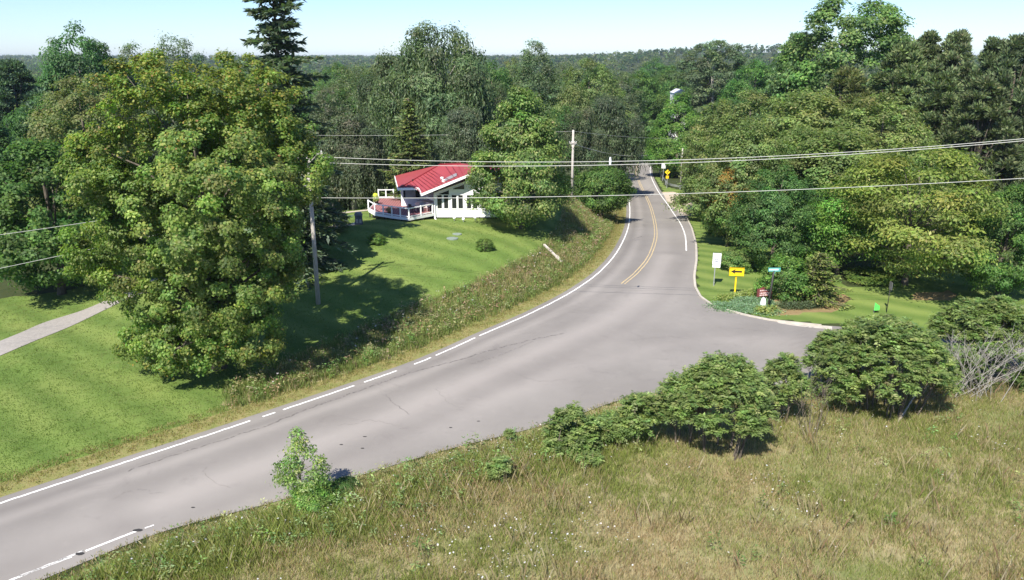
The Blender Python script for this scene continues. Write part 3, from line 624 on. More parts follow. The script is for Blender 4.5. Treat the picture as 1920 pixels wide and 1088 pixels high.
T('pine_tree', 'pine2', 1768, 140, 150, 95, 'pine above the right shoulder of the middle birch belt', tint=(.95, 1, .9))
T('birch_tree', 'olive2', 1372, 205, 170, 122, 'olive birch at the left end of the right hand belt, above the third pole', tint=(.85, .95, .85))
T('birch_tree', 'olive', 1412, 168, 240, 112, 'broad olive birch in the middle of the right hand belt', tint=(.9, 1, .9))
T('birch_tree', 'olive2', 1530, 160, 250, 98, 'olive birch with pale limbs under the brownish pine', tint=(.9, 1, .85))
T('birch_tree', 'olive', 1655, 172, 260, 90, 'olive birch behind the upper wires right of centre', tint=(.9, 1, .85))
T('birch_tree', 'olive', 1450, 235, 230, 96, 'lower olive birch behind the ornamental orange tree', tint=(.85, 1, .85))
T('birch_tree', 'olive2', 1580, 232, 260, 84, 'lower olive birch crossed by the upper wires', tint=(.85, .98, .8))
T('birch_tree', 'olive2', 1362, 265, 115, 116, 'small olive tree beside the third utility pole', tint=(.85, 1, .85))
T('ornamental_tree', 'ornamental', 1374, 312, 108, 84, 'small ornamental tree with an orange top over green, on a mulch circle')
T('bush', 'bushy', 1350, 350, 60, 94, 'loose green bush by the gravel entrance', 'shrub', tint=(.9, 1, .9))
T('locust_tree', 'locust', 1735, 262, 340, 66, 'wide yellow green locust with layered foliage over orange mulch')
T('dogwood_tree', 'dogwood', 1592, 335, 190, 70, 'light green tiered tree left of the yellow green locust', tint=(1, 1.05, .9))
T('maple_tree', 'dark', 1466, 305, 150, 71, 'dark green maple behind the street name sign', tint=(1.05, 1.1, 1))
T('maple_tree', 'maple2', 1912, 325, 170, 63, 'deep green tree at the right edge below the pines', tint=(.75, .88, .72))
T('deciduous_tree', 'dark2', 1520, 330, 130, 80, 'dark tree between the maple behind the sign and the tiered tree', tint=(.9, 1, .9))
T('hemlock_tree', 'hemlock', 1538, 474, 118, 61.5, 'low yellow tinged hemlock right of the street name sign', 'conifer')
T('shrub', 'bushy', 1478, 478, 110, 62.5, 'leafy green shrub at the foot of the dark maple', tint=(1, 1.1, .9))
T('shrub', 'bushy', 1392, 462, 90, 72, 'pale open shrub on the lawn behind the white sign', tint=(1.3, 1.2, 1.3))
T('shrub', 'bushy', 1640, 505, 120, 68, 'loose light shrub below the tiered tree', tint=(1.4, 1.2, 1.1))
# around the lawn of the house
T('shrub', 'bushy', 909, 446, 36, 72, 'small lone bush in the middle of the sunny lawn', tint=(1.1, 1, .9))
T('shrub', 'bushy', 706, 436, 36, 73, 'shrub in the shade on the lawn left of the house', tint=(1.1, 1.1, .9))
T('young_tree', 'grey', 622, 368, 60, 77, 'thin young tree at the stone path behind the near utility pole', tint=(.8, .9, .7))
T('shrub', 'bushy', 668, 338, 110, 106, 'bright bushes at the back edge of the lawn left of the house', tint=(1.4, 1.3, 1))
T('shrub', 'bushy', 612, 332, 90, 106, 'yellow green bush behind the near utility pole', tint=(1.5, 1.3, 1))
T('shrub', 'bushy', 1040, 350, 60, 97, 'dark bush at the foot of the second utility pole', tint=(.8, .9, .9))
# rounded crowns lifting above the far woods
g = np.random.default_rng(8)
for cx, yt in [(590, 128), (630, 116), (700, 122), (760, 118), (905, 120), (960, 108), (1060, 112), (1120, 122), (1160, 126), (1195, 128), (1262, 118), (1300, 124), (1375, 112), (1450, 116), (30, 150), (95, 140)]:
    T('deciduous_tree', ['dark', 'maple', 'olive', 'grey2'][int(g.integers(0, 4))], cx, yt+g.uniform(-4, 6), g.uniform(75, 120), g.uniform(215, 330), 'rounded tree rising out of the far woods', 'tree', 'rounded trees of the far woods', tuple(np.array((.85, .95, .9))*g.uniform(.9, 1.1)))
# understorey that nothing tells apart
g = np.random.default_rng(5); 
for i in range(40):
    cx = 585+i*15.5+g.uniform(-8, 8); Yd = g.uniform(120, 170); yt = g.uniform(150, 235)
    if 1110 < cx: cx -= 520
    T('deciduous_tree', ['grey', 'dark', 'willow2', 'olive', 'grey2', 'dark2'][i % 6], cx, yt, g.uniform(90, 140), Yd, 'grey green tree massed in the wood behind the house', 'tree', 'trees of the wood behind the house', tuple(np.array((.78, .88, .8))*g.uniform(.85, 1.1)))
for i in range(46):
    Yd = g.uniform(84, 175); cx = g.uniform(1370, 2010); yt = 140+ (180-Yd)*.75+g.uniform(0, 45)
    if cx < 1400 and Yd < 110: cx += 150
    T('deciduous_tree', (['olive', 'olive2', 'grey'] if Yd < 125 else ['olive', 'dark', 'olive2', 'maple', 'pine', 'dark2'])[i % (3 if Yd < 125 else 6)], cx, yt, g.uniform(120, 170), Yd, 'green tree massed in the right hand wood', 'tree', 'trees of the right hand wood', tuple(np.array((.82, .95, .82))*g.uniform(.85, 1.1)))
for i in range(16):
    Yd = g.uniform(88, 150); cx = g.uniform(-160, 560); yt = 175+g.uniform(0, 60)
    T('deciduous_tree', ['dark', 'maple2', 'grey', 'dark2'][i % 4], cx, yt, g.uniform(110, 150), Yd, 'dark tree massed behind the huge maple at left', 'tree', 'trees of the left hand wood', tuple(np.array((.8, .92, .85))*g.uniform(.85, 1.1)))

# ------------------------------------------------------------------ far woods: one mass to the horizon
def far_woods():
    g = np.random.default_rng(12); Vs = []; Fs = []; Cs = []; b = 0; base = np.array(DARKG+OLIVE[:2]+GREYG[:2])
    n = 7500; y = 190+3000*g.random(n)**1.35; x = y*g.uniform(-.74, .74, n)
    for xi, yi in zip(x, y):
        if yi < 330 and .10 < xi/yi < .24: continue        # the road runs here
        z = float(zbase(xi, yi)); H = g.uniform(11, 19) if yi < 900 else g.uniform(12, 16); Rr = H*g.uniform(.36, .52); m = int(np.clip(38000/yi, 30, 170)); ll = np.clip(yi*.0034, .9, 4.2)
        nc = 7; C = np.stack([g.normal(0, .42, nc)*Rr, g.normal(0, .42, nc)*Rr, H*g.uniform(.45 if yi < 600 else .18, .88, nc)], 1); ci = g.integers(0, nc, m); d = rdir(g, m); d[:, 2] = np.abs(d[:, 2])*1.1-.25
        P = C[ci]+d*Rr*.55*g.uniform(.6, 1.1, (m, 1)); N = unit(d+np.array([0, 0, .4])+g.normal(0, .3, (m, 3))); U = unit(g.normal(size=(m, 3))); L = ll*g.uniform(.7, 1.3, m)
        V, F = leaves(P-U*L[:, None]*.5, N, U, L, L*.75); Vs.append(V+np.array([xi, yi, z])); Fs.append(F+b); b += len(V)
        c = base[g.integers(0, len(base))]*g.uniform(.75, 1.15)*np.array([.95, 1.0, .95])*1.35; Cs.append(np.repeat(np.clip(c*(1+g.normal(0, .14, (m, 1))), .004, 1), 4, 0))
    o = mesh_np('distant_woods', np.vstack(Vs), np.vstack(Fs), LEAF, None, np.vstack(Cs)); tag(o, 'dark green woods rolling away to the horizon', 'woods', None, 'stuff')
far_woods()

# ------------------------------------------------------------------ utility poles and wires
def pole(label, bx, by, ytop, arms, guy=None, Yd=None):
    p = G(bx, by)
    if Yd: p = at(bx, by, Yd); p[2] = float(zt(p[0], Yd))
    top = at(bx, ytop, p[1])[2]; H = top-p[2]; t = thing('utility_pole', label, 'utility pole', tuple(p)); b = MB()
    b.tube([(0, 0, -.5), (0, 0, H*.5), (0, 0, H)], [.19, .16, .13], 12); b.build('shaft', POLEWOOD, t, True)
    for z, ln, rz in arms:
        b = MB(); c, s = math.cos(rz), math.sin(rz); b.box((.0-.17*s, .17*-c, H-z), (ln, .11, .13), rz); b.bar((ln*.33*c-.17*s, ln*.33*s-.17*c, H-z-.05), (0, -.17, H-z-.75), .05, .05); b.bar((-ln*.33*c-.17*s, -ln*.33*s-.17*c, H-z-.05), (0, -.17, H-z-.75), .05, .05)
        b.build('crossarm', POLEWOOD, t)
        for q in (-.46, -.2, .2, .46):
            b = MB(); x, y = q*ln*c-.17*s, q*ln*s-.17*c; b.tube([(x, y, H-z+.06), (x, y, H-z+.13), (x, y, H-z+.17), (x, y, H-z+.24)], [.03, .06, .045, .03], 8); b.build('insulator', plain('porcelain', (.5, .5, .48), .3), t)
    if guy:
        b = MB(); q = G(*guy); b.tube([(0, 0, H*.82), tuple(q-p)], .012, 5); b.build('guy_wire', GALV, t)
    return p, H
pA, hA = pole('tall weathered pole beside the huge maple, casting a crossed shadow on the lawn', 597, 570, 280, [(.35, 2.4, .35), (1.5, 2.2, .35)], (643, 474))
pB, hB = pole('pale bare pole on the bank right of the light green maple', 1072, 378, 244, [(1.6, .9, .1)], None, 101)
pC, hC = pole('short distant pole behind the curved guardrail', 1276, 345, 278, [])
WIRES = []
def wire(label, a, b, sag, r, cat='wire', clamp=None):
    a = np.array(a); b = np.array(b); n = 60; t = np.linspace(0, 1, n)[:, None]; P = a*(1-t)+b*t; P[:, 2] -= 4*sag*(t*(1-t))[:, 0]
    m = MB(); m.tube([tuple(q) for q in P], r, 6); o = m.build('overhead_wire', WIRE, None, True); tag(o, label, cat, 'overhead wires'); 
    if clamp is not None:
        q = P[int(np.argmin(np.abs(960+F_PX*P[:, 0]/(P[:, 1]*math.cos(PITCH)+(CAM_H-P[:, 2])*math.sin(PITCH))-clamp)))]
        m = MB(); m.tube([tuple(q-np.array([0, 0, .22])), tuple(q), tuple(q+np.array([0, 0, .3]))], [.06, .09, .05], 8); m.build('spacer', SIGNW, o)
    return o
YA = pA[1]
wire('top overhead wire crossing the whole view to the upper right', at(596, 294, YA), at(2250, 226, 50), 1.25, .019, clamp=1154)
wire('second overhead wire running close under the top wire', at(600, 305, YA), at(2250, 230, 49), 1.15, .019)
wire('lowest overhead wire passing in front of the house windows', at(590, 371, YA), at(2250, 313, 50), .62, .018)
wire('upper thin wire leading left out of frame past the driveway maple', at(590, 345, YA), at(-700, 522, 42), .5, .014)
wire('lower thin wire leading left out of frame past the driveway maple', at(590, 372, YA), at(-700, 640, 40), .3, .014)
tb = pB+np.array([0, 0, hB-.15]); wire('faint wire in front of the willows running left from the bank pole', tb, at(380, 250, pB[1]-4), .4, .012)
wire('faint wire running right from the bank pole toward the bend', tb, at(1330, 256, pC[1]-6), .6, .013)
wire('low service wire under the drooping tree by the far road', pB+np.array([0, 0, hB-1.7]), at(1215, 291, 150), .7, .03)

# ------------------------------------------------------------------ signs
def post(b, H, r=.04, sq=True): b.box((0, 0, H/2-.2), (r*2, r*1.4, H+.4)) if sq else b.tube([(0, 0, -.3), (0, 0, H)], r, 8)
def facing(p): return math.atan2(-p[0], p[1])*-1*0
def sign_speed():
    p = G(1338, 536); H = at(1342, 474, p[1])[2]-p[2]; t = thing('road_sign', 'upright white sign with small dark lettering on a grey post by the kerb', 'sign', tuple(p), -.18); b = MB(); post(b, H-.1, .045); b.build('post', GALV, t)
    b = MB(); b.box((.1, -.07, H-.5), (.70, .03, 1.0), 0, .05); b.build('panel', SIGNW, t); b = MB(); b.box((.1, -.07, H-1.15), (.66, .03, .28), 0, .03); b.build('lower_plate', SIGNW, t)
    r = np.random.default_rng(3)
    b = MB()
    for row, (z, x0, x1) in enumerate([(H-.45, -.10, .06), (H-.60, -.10, .12), (H-.76, -.12, .20)]):
        x = x0
        while x < x1: wd = r.uniform(.07, .12); b.box((x+wd/2+.05, -.090, z), (wd, .006, .075)); x += wd+.025
    b.build('lettering', plain('sign_ink', (.04, .04, .07), .5), t)
def sign_arrow():
    p = G(1377, 556); H = at(1377, 501, p[1])[2]-p[2]; t = thing('arrow_sign', 'yellow sign with a black arrow pointing left on a yellow post', 'sign', tuple(p), -.12); b = MB(); post(b, H-.1, .06); b.build('post', YELLOWP, t)
    b = MB(); b.box((0, -.09, H-.36), (1.2, .03, .74), 0, .06); b.build('panel', YELLOWP, t)
    b = MB(); z = H-.36; y = -.108; b.prism([(.43, y, z-.075), (.43, y, z+.075), (-.15, y, z+.075), (-.08, y, z+.21), (-.47, y, z), (-.08, y, z-.21), (-.15, y, z-.075)], (0, -.004, 0)); b.build('arrow', BLACK, t)
def sign_street():
    p = G(1439, 580); H = at(1447, 505, p[1])[2]-p[2]; t = thing('street_name_sign', 'pale green street name sign on a dark post in the planted corner', 'sign', tuple(p), .03)
    b = MB(); b.tube([(0, 0, -.3), (.22, 0, H-.15)], .075, 10); b.build('post', DARKPOST, t, True); b = MB(); b.box((.24, 0, H-.02), (.95, .035, .34), 0, .06); b.build('name_plate', GREENSIGN, t)
    b = MB(); b.box((.24, 0, H-.26), (.2, .06, .18), 0, .03); b.build('bracket', GREENSIGN, t)
    b = MB(); x = -.16; r = np.random.default_rng(9)
    while x < .56: wd = r.uniform(.04, .07); b.box((x+wd/2, -.022, H-.03), (wd, .006, .12)); x += wd+.03
    b.build('lettering', SIGNW, t)
def board_sign():
    p = G(1432, 563); t = thing('garden_sign', 'dark red wooden sign with pale lettering among corner plants', 'sign', tuple(p), .25)
    for x in (-.62, .62): b = MB(); b.box((x, 0, .45), (.1, .1, 1.1)); b.build('post', plain('red_wood', (.14, .04, .035), .7), t)
    b = MB(); b.prism([(-.62, -.04, .35), (.62, -.04, .35), (.62, -.04, .95), (.2, -.04, 1.12), (-.2, -.04, 1.12), (-.62, -.04, .95)], (0, .06, 0)); b.build('board', plain('dark_red_board', (.20, .05, .045), .7), t)
    r = np.random.default_rng(4); b = MB()
    for z in (.85, .62, .45):
        x = -.45
        while x < .4: wd = r.uniform(.05, .12); b.box((x+wd/2, -.045, z), (wd, .008, .11)); x += wd+.05
    b.build('lettering', plain('pink_letters', (.72, .56, .52), .6), t)
def marker():
    p = G(1434, 578); t = thing('post_marker', 'white rounded plate standing at the foot of the street sign post', 'marker', (p[0]-.2, p[1]-.1, p[2]), .2); b = MB()
    b.prism([(-.2, 0, .22), (.2, 0, .22), (.23, 0, .55), (.15, 0, .85), (0, 0, .95), (-.15, 0, .8), (-.22, 0, .5)], (0, .06, 0)); b.build('plate', SIGNW, t); b = MB(); b.box((0, .03, .08), (.5, .3, .3), 0, .04); b.build('base', DARKPOST, t)
def thin_post():
    p = G(1662, 586); H = at(1664, 528, p[1])[2]-p[2]; t = thing('sign_post', 'thin dark bare post with a narrow board edge on at the side road', 'post', tuple(p)); b = MB(); b.tube([(0, 0, -.3), (.05, 0, H)], .03, 8); b.build('shaft', DARKPOST, t, True); b = MB(); b.box((.06, 0, H-.35), (.04, .45, .6)); b.build('board', plain('board_back', (.12, .12, .11), .6), t)
def yard_sign():
    p = G(1638, 588); t = thing('yard_sign', 'small bright green pennant sign above the sumacs at the side road', 'sign', tuple(p)); b = MB(); b.tube([(0, 0, -.1), (0, 0, .85)], .012, 6); b.build('stake', GALV, t)
    b = MB(); b.prism([(0, -.01, .25), (.42, -.01, .28), (.40, -.01, .62), (.14, -.01, .8), (0, -.01, .9)], (0, .02, 0)); b.build('panel', plain('lime_plastic', (.10, .62, .10), .5), t)
def far_diamond():
    p = G(1250, 353); H = at(1250, 317, p[1])[2]-p[2]; t = thing('warning_sign', 'yellow diamond curve warning sign with a small plate before the guardrail', 'sign', tuple(p), -.2); b = MB(); post(b, H-.2, .05); b.build('post', GALV, t)
    z = H-.62; r = .52; b = MB(); b.prism([(0, -.08, z-r), (r, -.08, z), (0, -.08, z+r), (-r, -.08, z)], (0, .03, 0)); b.build('diamond', YELLOWP, t)
    b = MB(); y = -.084; b.prism([(-.06, y, z-.3), (.06, y, z-.3), (.06, y, z-.02), (.14, y, z+.06), (.22, y, z+.0), (.24, y, z+.26), (0, y, z+.2), (.07, y, z+.13), (-.06, y, z+.03)], (0, -.004, 0)); b.build('curve_arrow', BLACK, t)
    b = MB(); b.box((0, -.07, z-.95), (.55, .03, .55), 0, .04); b.build('speed_plate', YELLOWP, t)
    b = MB(); b.box((-.09, -.09, z-.92), (.10, .006, .22)); b.box((.09, -.09, z-.92), (.10, .006, .22)); b.build('numerals', plain('plate_ink', (.2, .14, .01), .6), t)
def far_white():
    p = G(1243, 336); H = at(1242, 307, p[1])[2]-p[2]; t = thing('road_sign', 'small white sign behind the far guardrail', 'sign', tuple(p), -.2); b = MB(); post(b, H-.1, .05); b.build('post', GALV, t); b = MB(); b.box((0, -.07, H-.5), (.85, .03, 1.0), 0, .05); b.build('panel', SIGNW, t)
for f in (sign_speed, sign_arrow, sign_street, board_sign, marker, thin_post, yard_sign, far_diamond, far_white): f()
def guardrail():
    L = resample(smooth_line(PG([(1232, 311), (1236, 322), (1241, 335), (1248, 346), (1256, 352), (1268, 355), (1284, 357)]), 60), 60); t = thing('guardrail', 'grey metal guardrail curving along the far road', 'guardrail', (L[30][0], L[30][1], float(zt(*L[30])))); o = np.array(t.location); b = MB(); V = []
    prof = [(0, .38), (.05, .45), (.0, .55), (.05, .65), (0, .72)]; N = offset_line(L, 1)-L
    for q, n_ in zip(L, N):
        for dx, z in prof: V.append((q[0]-n_[0]*dx-o[0], q[1]-n_[1]*dx-o[1], float(zt(*q))+z*1.25-o[2]))
    b.add(V, [(i*5+k, i*5+k+1, i*5+k+6, i*5+k+5) for i in range(59) for k in range(4)]); b.build('rail', GALV, t)
    for i in range(2, 60, 8): q = L[i]+N[i]*.12; b = MB(); b.box((q[0]-o[0], q[1]-o[1], float(zt(*q))+.35-o[2]), (.15, .15, 1.1)); b.build('post', GALV, t)
    b = MB(); q = L[-1]; b.box((q[0]-o[0], q[1]-o[1], float(zt(*q))+.68-o[2]), (.3, .5, .5), 0, .08); b.build('end_terminal', GALV, t)
guardrail()

# ------------------------------------------------------------------ the house
def roofmat():
    m, n, b, l = nodes('red_metal_roof'); tc = n.nodes.new('ShaderNodeTexCoord').outputs['Object']; f = noise(n, l, .6, 4, .6, tc)
    l.new(mix(n, l, (.25, .040, .046), (.31, .058, .064), f), b.inputs['Base Color']); b.inputs['Roughness'].default_value = .45; b.inputs['Metallic'].default_value = .0; return m
def house():
    RF = roofmat(); base = at(814, 411.5, 84); ox, oy = base[0], 84; oz = float(zt(ox, oy)); t = thing('house', 'white house under a red metal roof with a railed red deck', 'house', (ox, oy, oz)); o = np.array([ox, oy, oz])
    def q(px, py, Y): return tuple(at(px, py, Y)-o)
    zf = q(814, 411, 84)[2]; zb = min(zf, -.3)
    # front gable wall facing the road, its top following the rake
    xl, xr = q(814, 400, 84)[0], q(985, 400, 84)[0]; ze = q(814, 362, 84)[2]; pk = q(906, 327, 84); zpk = pk[2]; xp = pk[0]; zr = ze+.3
    b = MB(); th = .25
    b.prism([(xl, 0, zb+.45), (xr, 0, zb+.45), (xr, 0, zr), (xp, 0, zpk), (xl, 0, ze)], (0, th, 0)); b.build('front_wall', WHITE, t)
    b = MB(); b.prism([(xl+.35, .12, zb-.2), (xr-.2, .12, zb-.2), (xr-.2, .12, zb+.45), (xl+.35, .12, zb+.45)], (0, .1, 0)); b.build('crawl_skirt', DARKPOST, t)
    b = MB(); D = 9.5; b.box((xr-.12, D/2+.3, (zb+zr)/2), (.24, D-.6, zr-zb-.1)); b.box(((xl+xr)/2, D, (zb+zr)/2), (xr-xl, .24, zr-zb)); b.build('rear_walls', WHITE, t)
    def window(x0, x1, z0, z1, y=0):
        f = MB(); w_ = .07
        for a, c in (((x0-w_/2, (z0+z1)/2), (w_, z1-z0+2*w_)), ((x1+w_/2, (z0+z1)/2), (w_, z1-z0+2*w_)), (((x0+x1)/2, z0-w_/2), (x1-x0, w_)), (((x0+x1)/2, z1+w_/2), (x1-x0, w_)), (((x0+x1)/2, z1-.3), (x1-x0, .05))): f.box((a[0], y-.02, a[1]), (c[0], .08, c[1]))
        fo = f.build('window', WHITE, t); g_ = MB(); g_.box(((x0+x1)/2, y-.006, (z0+z1)/2), (x1-x0, .012, z1-z0)); g_.build('pane', DARKGLASS, fo)
    for a, c in ((820, 828.5), (832.5, 840.5), (847.5, 856), (859.5, 868), (875.5, 883.5), (887, 895), (903, 911), (915, 923), (931, 939)): window(q(a, 378, 84)[0], q(c, 378, 84)[0], q(a, 391, 84)[2], q(a, 366, 84)[2])
    for a, c, zl, h0, h1 in ((822, 842, 356.5, 3, 7), (849, 871, 352.5, 6, 13)):      # slanted lights under the rake
        x0, x1 = q(a, 350, 84)[0], q(c, 350, 84)[0]; z0 = q(a, zl, 84)[2]; s = (zpk-ze)/(xp-xl); z1a, z1b = ze+s*(x0-xl)-.28, ze+s*(x1-xl)-.28; z0 = min(z0, z1a-.12)
        m = MB(); m.prism([(x0, -.015, z0), (x1, -.015, z0), (x1, -.015, z1b), (x0, -.015, z1a)], (0, .012, 0)); w_ = m.build('clerestory_window', DARKGLASS, t)
        m = MB(); m.bar((x0, -.02, z0), (x1, -.02, z0), .06, .06); m.bar((x0, -.02, z1a), (x1, -.02, z1b), .06, .06); m.bar((x0, -.02, z0), (x0, -.02, z1a), .06, .06); m.bar((x1, -.02, z0), (x1, -.02, z1b), .06, .06); m.build('frame', WHITE, w_)
    # roof sheets
    P1 = q(790, 363.5, 82.6); P2 = q(906, 316, 82.9); P3 = q(826, 308.5, 88.5); P4 = q(864, 306.5, 89); F1 = q(785, 352, 84.6); F2 = q(746, 353, 85.6); H1 = q(753, 350.5, 86); B1 = q(740, 330, 92.5); PR = q(990, 338, 83.2)
    BR = (PR[0], P4[1]+5, PR[2]); BL = (B1[0]+.4, B1[1]+1.2, B1[2]-.1)
    def roofsheet(name, pts, tri):
        m = MB(); v = [np.array(p) for p in pts]; n_ = len(v); m.add([tuple(p) for p in v]+[tuple(p-np.array([0, 0, .16])) for p in v], [tuple(f) for f in tri]+[tuple(i+n_ for i in f[::-1]) for f in tri]+[(i, i+n_, (i+1) % n_+n_, (i+1) % n_) for i in range(n_)]); return m.build(name, RF, t)
    rf = roofsheet('roof', [P1, P2, P4, P3, H1, F1], [(0, 1, 2), (0, 2, 3), (0, 3, 5), (3, 4, 5)])
    roofsheet('roof', [F2, H1, P3, B1], [(0, 1, 2), (0, 2, 3)]); roofsheet('roof', [P2, PR, BR, P4], [(0, 1, 2), (0, 2, 3)])
    roofsheet('roof', [P3, P4, BR, BL, B1], [(0, 1, 2), (0, 2, 3), (0, 3, 4)])
    # standing seams and hip cap
    def on(a, c, f): return np.array(a)*(1-f)+np.array(c)*f
    m = MB()
    for f in np.linspace(.04, .96, 14):
        tp = on(H1, P3, f*1.0) if f < .78 else on(P3, P4, (f-.78)/.22); bt = on(F1, P1, f/.2) if f < .2 else on(P1, P2, (f-.2)/.8*.72)
        m.bar(tp+np.array([0, 0, .03]), bt+np.array([0, 0, .03]), .03, .03)
    m.build('seams', plain('seam_red', (.22, .022, .03), .5), rf); m = MB(); m.bar(np.array(H1)+[0, 0, .04], np.array(P3)+[0, 0, .04], .18, .08); m.bar(np.array(P3)+[0, 0, .04], np.array(P4)+[0, 0, .04], .2, .08); m.build('ridge_cap', plain('ridge_red', (.19, .02, .026), .5), rf)
    m = MB()
    for a, c in ((P1, P2), (P1, F1), (F1, F2), (F2, B1), (P2, PR)): m.bar(np.array(a)+[0, -.03, -.11], np.array(c)+[0, -.03, -.11], .08, .26)
    m.build('fascia', WHITE, t)
    # solar / skylight panel and white vents lie on the front sheet
    def onroof(px, py):
        d = ray(px, py); best = None
        for (a, c, e) in ((P1, P2, P4), (P1, P4, P3)):
            a, c, e = [np.array(k)+o for k in (a, c, e)]; n_ = np.cross(c-a, e-a); s = np.dot(a-np.array([0, 0, CAM_H]), n_)/np.dot(d, n_); p = np.array([0, 0, CAM_H])+d*s
            m_ = np.linalg.solve(np.stack([c-a, e-a, n_], 1), p-a)
            if m_[0] > -.02 and m_[1] > -.02 and m_[0]+m_[1] < 1.05: return p-o
        return p-o
    cs = [onroof(a, c)+np.array([0, 0, .05]) for a, c in ((834, 337), (856, 326.5), (856.5, 331), (835, 341))]; m = MB(); m.prism(cs, (0, 0, .08)); m.build('skylight', plain('skylight_grey', (.26, .25, .27), .3), rf)
    for a, c in ((829, 336), (832, 341)): p = onroof(a, c); m = MB(); m.tube([p, p+np.array([0, 0, .2]), p+np.array([0, 0, .24])], [.2, .2, .1], 10); m.build('roof_vent', WHITE, rf)
    p = onroof(774, 343); p = np.array(q(774, 343.5, 86.6)); m = MB(); m.tube([p-np.array([0, 0, .4]), p+np.array([0, 0, .35]), p+np.array([0, 0, .4])], [.07, .07, .10], 8); m.build('vent_pipe', BLACK, rf)
    # recessed deck side: grey slider above a white wall
    Yw = 88; A_ = q(752, 372, Yw); xw0 = q(752, 370, Yw)[0]; xw1 = q(814, 370, Yw)[0]; zt_ = q(770, 355, Yw)[2]+.6; zl_ = q(780, 388, Yw)[2]-.5
    m = MB(); m.box(((xw0+xw1)/2, Yw-oy+.15, (zt_+zl_)/2), (xw1-xw0, .2, zt_-zl_)); m.build('deck_wall', WHITE, t)
    x0, x1 = q(756, 360, Yw)[0], q(787, 360, Yw)[0]; z0, z1 = q(760, 371, Yw)[2], q(760, 356.5, Yw)[2]
    m = MB(); m.box(((x0+x1)/2, Yw-oy+.03, (z0+z1)/2), (x1-x0, .05, z1-z0)); sl_ = m.build('sliding_door', DARKGLASS, t); xa, xb = q(760, 360, Yw)[0], q(779, 360, Yw)[0]
    m = MB(); m.box(((xa+xb)/2, Yw-oy-.01, (z0+z1)/2), (xb-xa, .03, z1-z0-.06)); m.build('screen', GREYSCREEN, sl_)
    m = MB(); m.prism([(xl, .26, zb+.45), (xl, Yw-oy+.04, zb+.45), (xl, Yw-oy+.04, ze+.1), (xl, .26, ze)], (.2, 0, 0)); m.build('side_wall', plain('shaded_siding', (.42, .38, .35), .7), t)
    m = MB(); a_, c_ = np.array(q(800, 369, 85)), np.array(q(814, 375, 83.95)); m.bar(a_, c_, .12, .22); m.build('downspout', WHITE, t) ; m = MB(); m.bar(q(814.5, 385, 83.8), q(815.5, 409, 83.8), .14, .14); m.bar(q(815.5, 409, 83.8), q(819.5, 419.5, 82.6), .14, .14); m.build('downspout', WHITE, t)
    # deck
    zd = q(770, 407, 82.2)[2]+.1; 
    def at_z(px, py, z):
        d = ray(px, py); s = (z+oz-CAM_H)/d[2]; return np.array([0, 0, CAM_H])+d*s-o
    ring = [at_z(703, 400, zd), at_z(735, 405, zd), at_z(767, 409, zd), np.array([xl, -.25, zd]), np.array([xl, Yw-oy, zd]), at_z(752, 371.5, zd), at_z(710, 372, zd), at_z(691, 393, zd)]
    ring[4][1] = ring[4][1]; deck_m, n_, b_, l_ = nodes('red_deck_boards'); tc = n_.nodes.new('ShaderNodeTexCoord').outputs['Object']; wv = n_.nodes.new('ShaderNodeTexWave'); wv.inputs['Scale'].default_value = 1.1; l_.new(tc, wv.inputs[0])
    l_.new(mix(n_, l_, (.20, .075, .075), (.30, .13, .125), wv.outputs['Fac']), b_.inputs['Base Color']); b_.inputs['Roughness'].default_value = .8
    m = MB(); m.prism([tuple(p) for p in ring], (0, 0, -.12)); dk = m.build('deck', deck_m, t)
    m = MB()
    for i in (0, 1, 2, 6, 7):
        a_, c_ = ring[i].copy(), ring[(i+1) % 8].copy(); m.bar(a_+[0, -.05, -.12], c_+[0, -.05, -.12], .06, .28)
    m.build('rim_board', WHITE, dk)
    m = MB()
    for i in (0, 1, 2, 7): 
        for f in (0, .5): p = ring[i]*(1-f)+ring[(i+1) % 8]*f; m.box((p[0]+.1, p[1]+.15, zd-.75), (.12, .12, 1.3))
    m.build('deck_post', DARKPOST, dk)
    for i, n_p in ((0, 2), (1, 2), (2, 2), (5, 3), (7, 1)):
        a_, c_ = ring[i].copy(), ring[(i+1) % 8].copy()
        if i == 2: c_ = c_-np.array([.15, 0, 0])
        m = MB(); 
        for h in (1.0, .14): m.bar(a_+[0, 0, h], c_+[0, 0, h], .10, .09)
        r_ = m.build('railing', WHITE, dk)
        for k in range(n_p+(1 if i in (2, 5) else 0)):
            p = a_+(c_-a_)*k/n_p; m = MB(); m.box((p[0], p[1], p[2]+.52), (.13, .13, 1.12)); m.build('railing_post', WHITE, r_)
    return o, ring, zd
HO, RING, ZD = house()
# things standing on the deck
def pot(px, py, z, label, flower, s=1):
    d = ray(px, py); k = (z+HO[2]-CAM_H)/d[2]; p = np.array([0, 0, CAM_H])+d*k; t = thing('flower_pot', label, 'flower pot', tuple(p)); b = MB(); b.tube([(0, 0, 0), (0, 0, .35*s), (0, 0, .40*s)], [.16*s, .24*s, .26*s], 12); b.build('pot', plain('dark_pot', (.05, .045, .04), .6), t, True)
    g = np.random.default_rng(int(px)); n = 500; dd = rdir(g, n); P = np.array([0, 0, .65*s])+dd*np.array([.42, .42, .38])*s*g.random((n, 1))**.4; V, F = leaves(P, unit(dd+np.array([0, 0, .4])), rdir(g, n), np.full(n, .12), np.full(n, .08)); mesh_np('flowers', V, F, LEAF, t, np.repeat(palette(g, n, flower, [1]*len(flower)), 4, 0))
pot(704, 372.5, ZD, 'pot of yellow flowers at the back corner of the deck', [(.6, .55, .08), (.5, .5, .1), (.15, .25, .04)], .65)
pot(706, 383, ZD, 'leafy pot by the deck steps below the yellow flowers', [(.10, .16, .03), (.3, .3, .12)], 1.0)
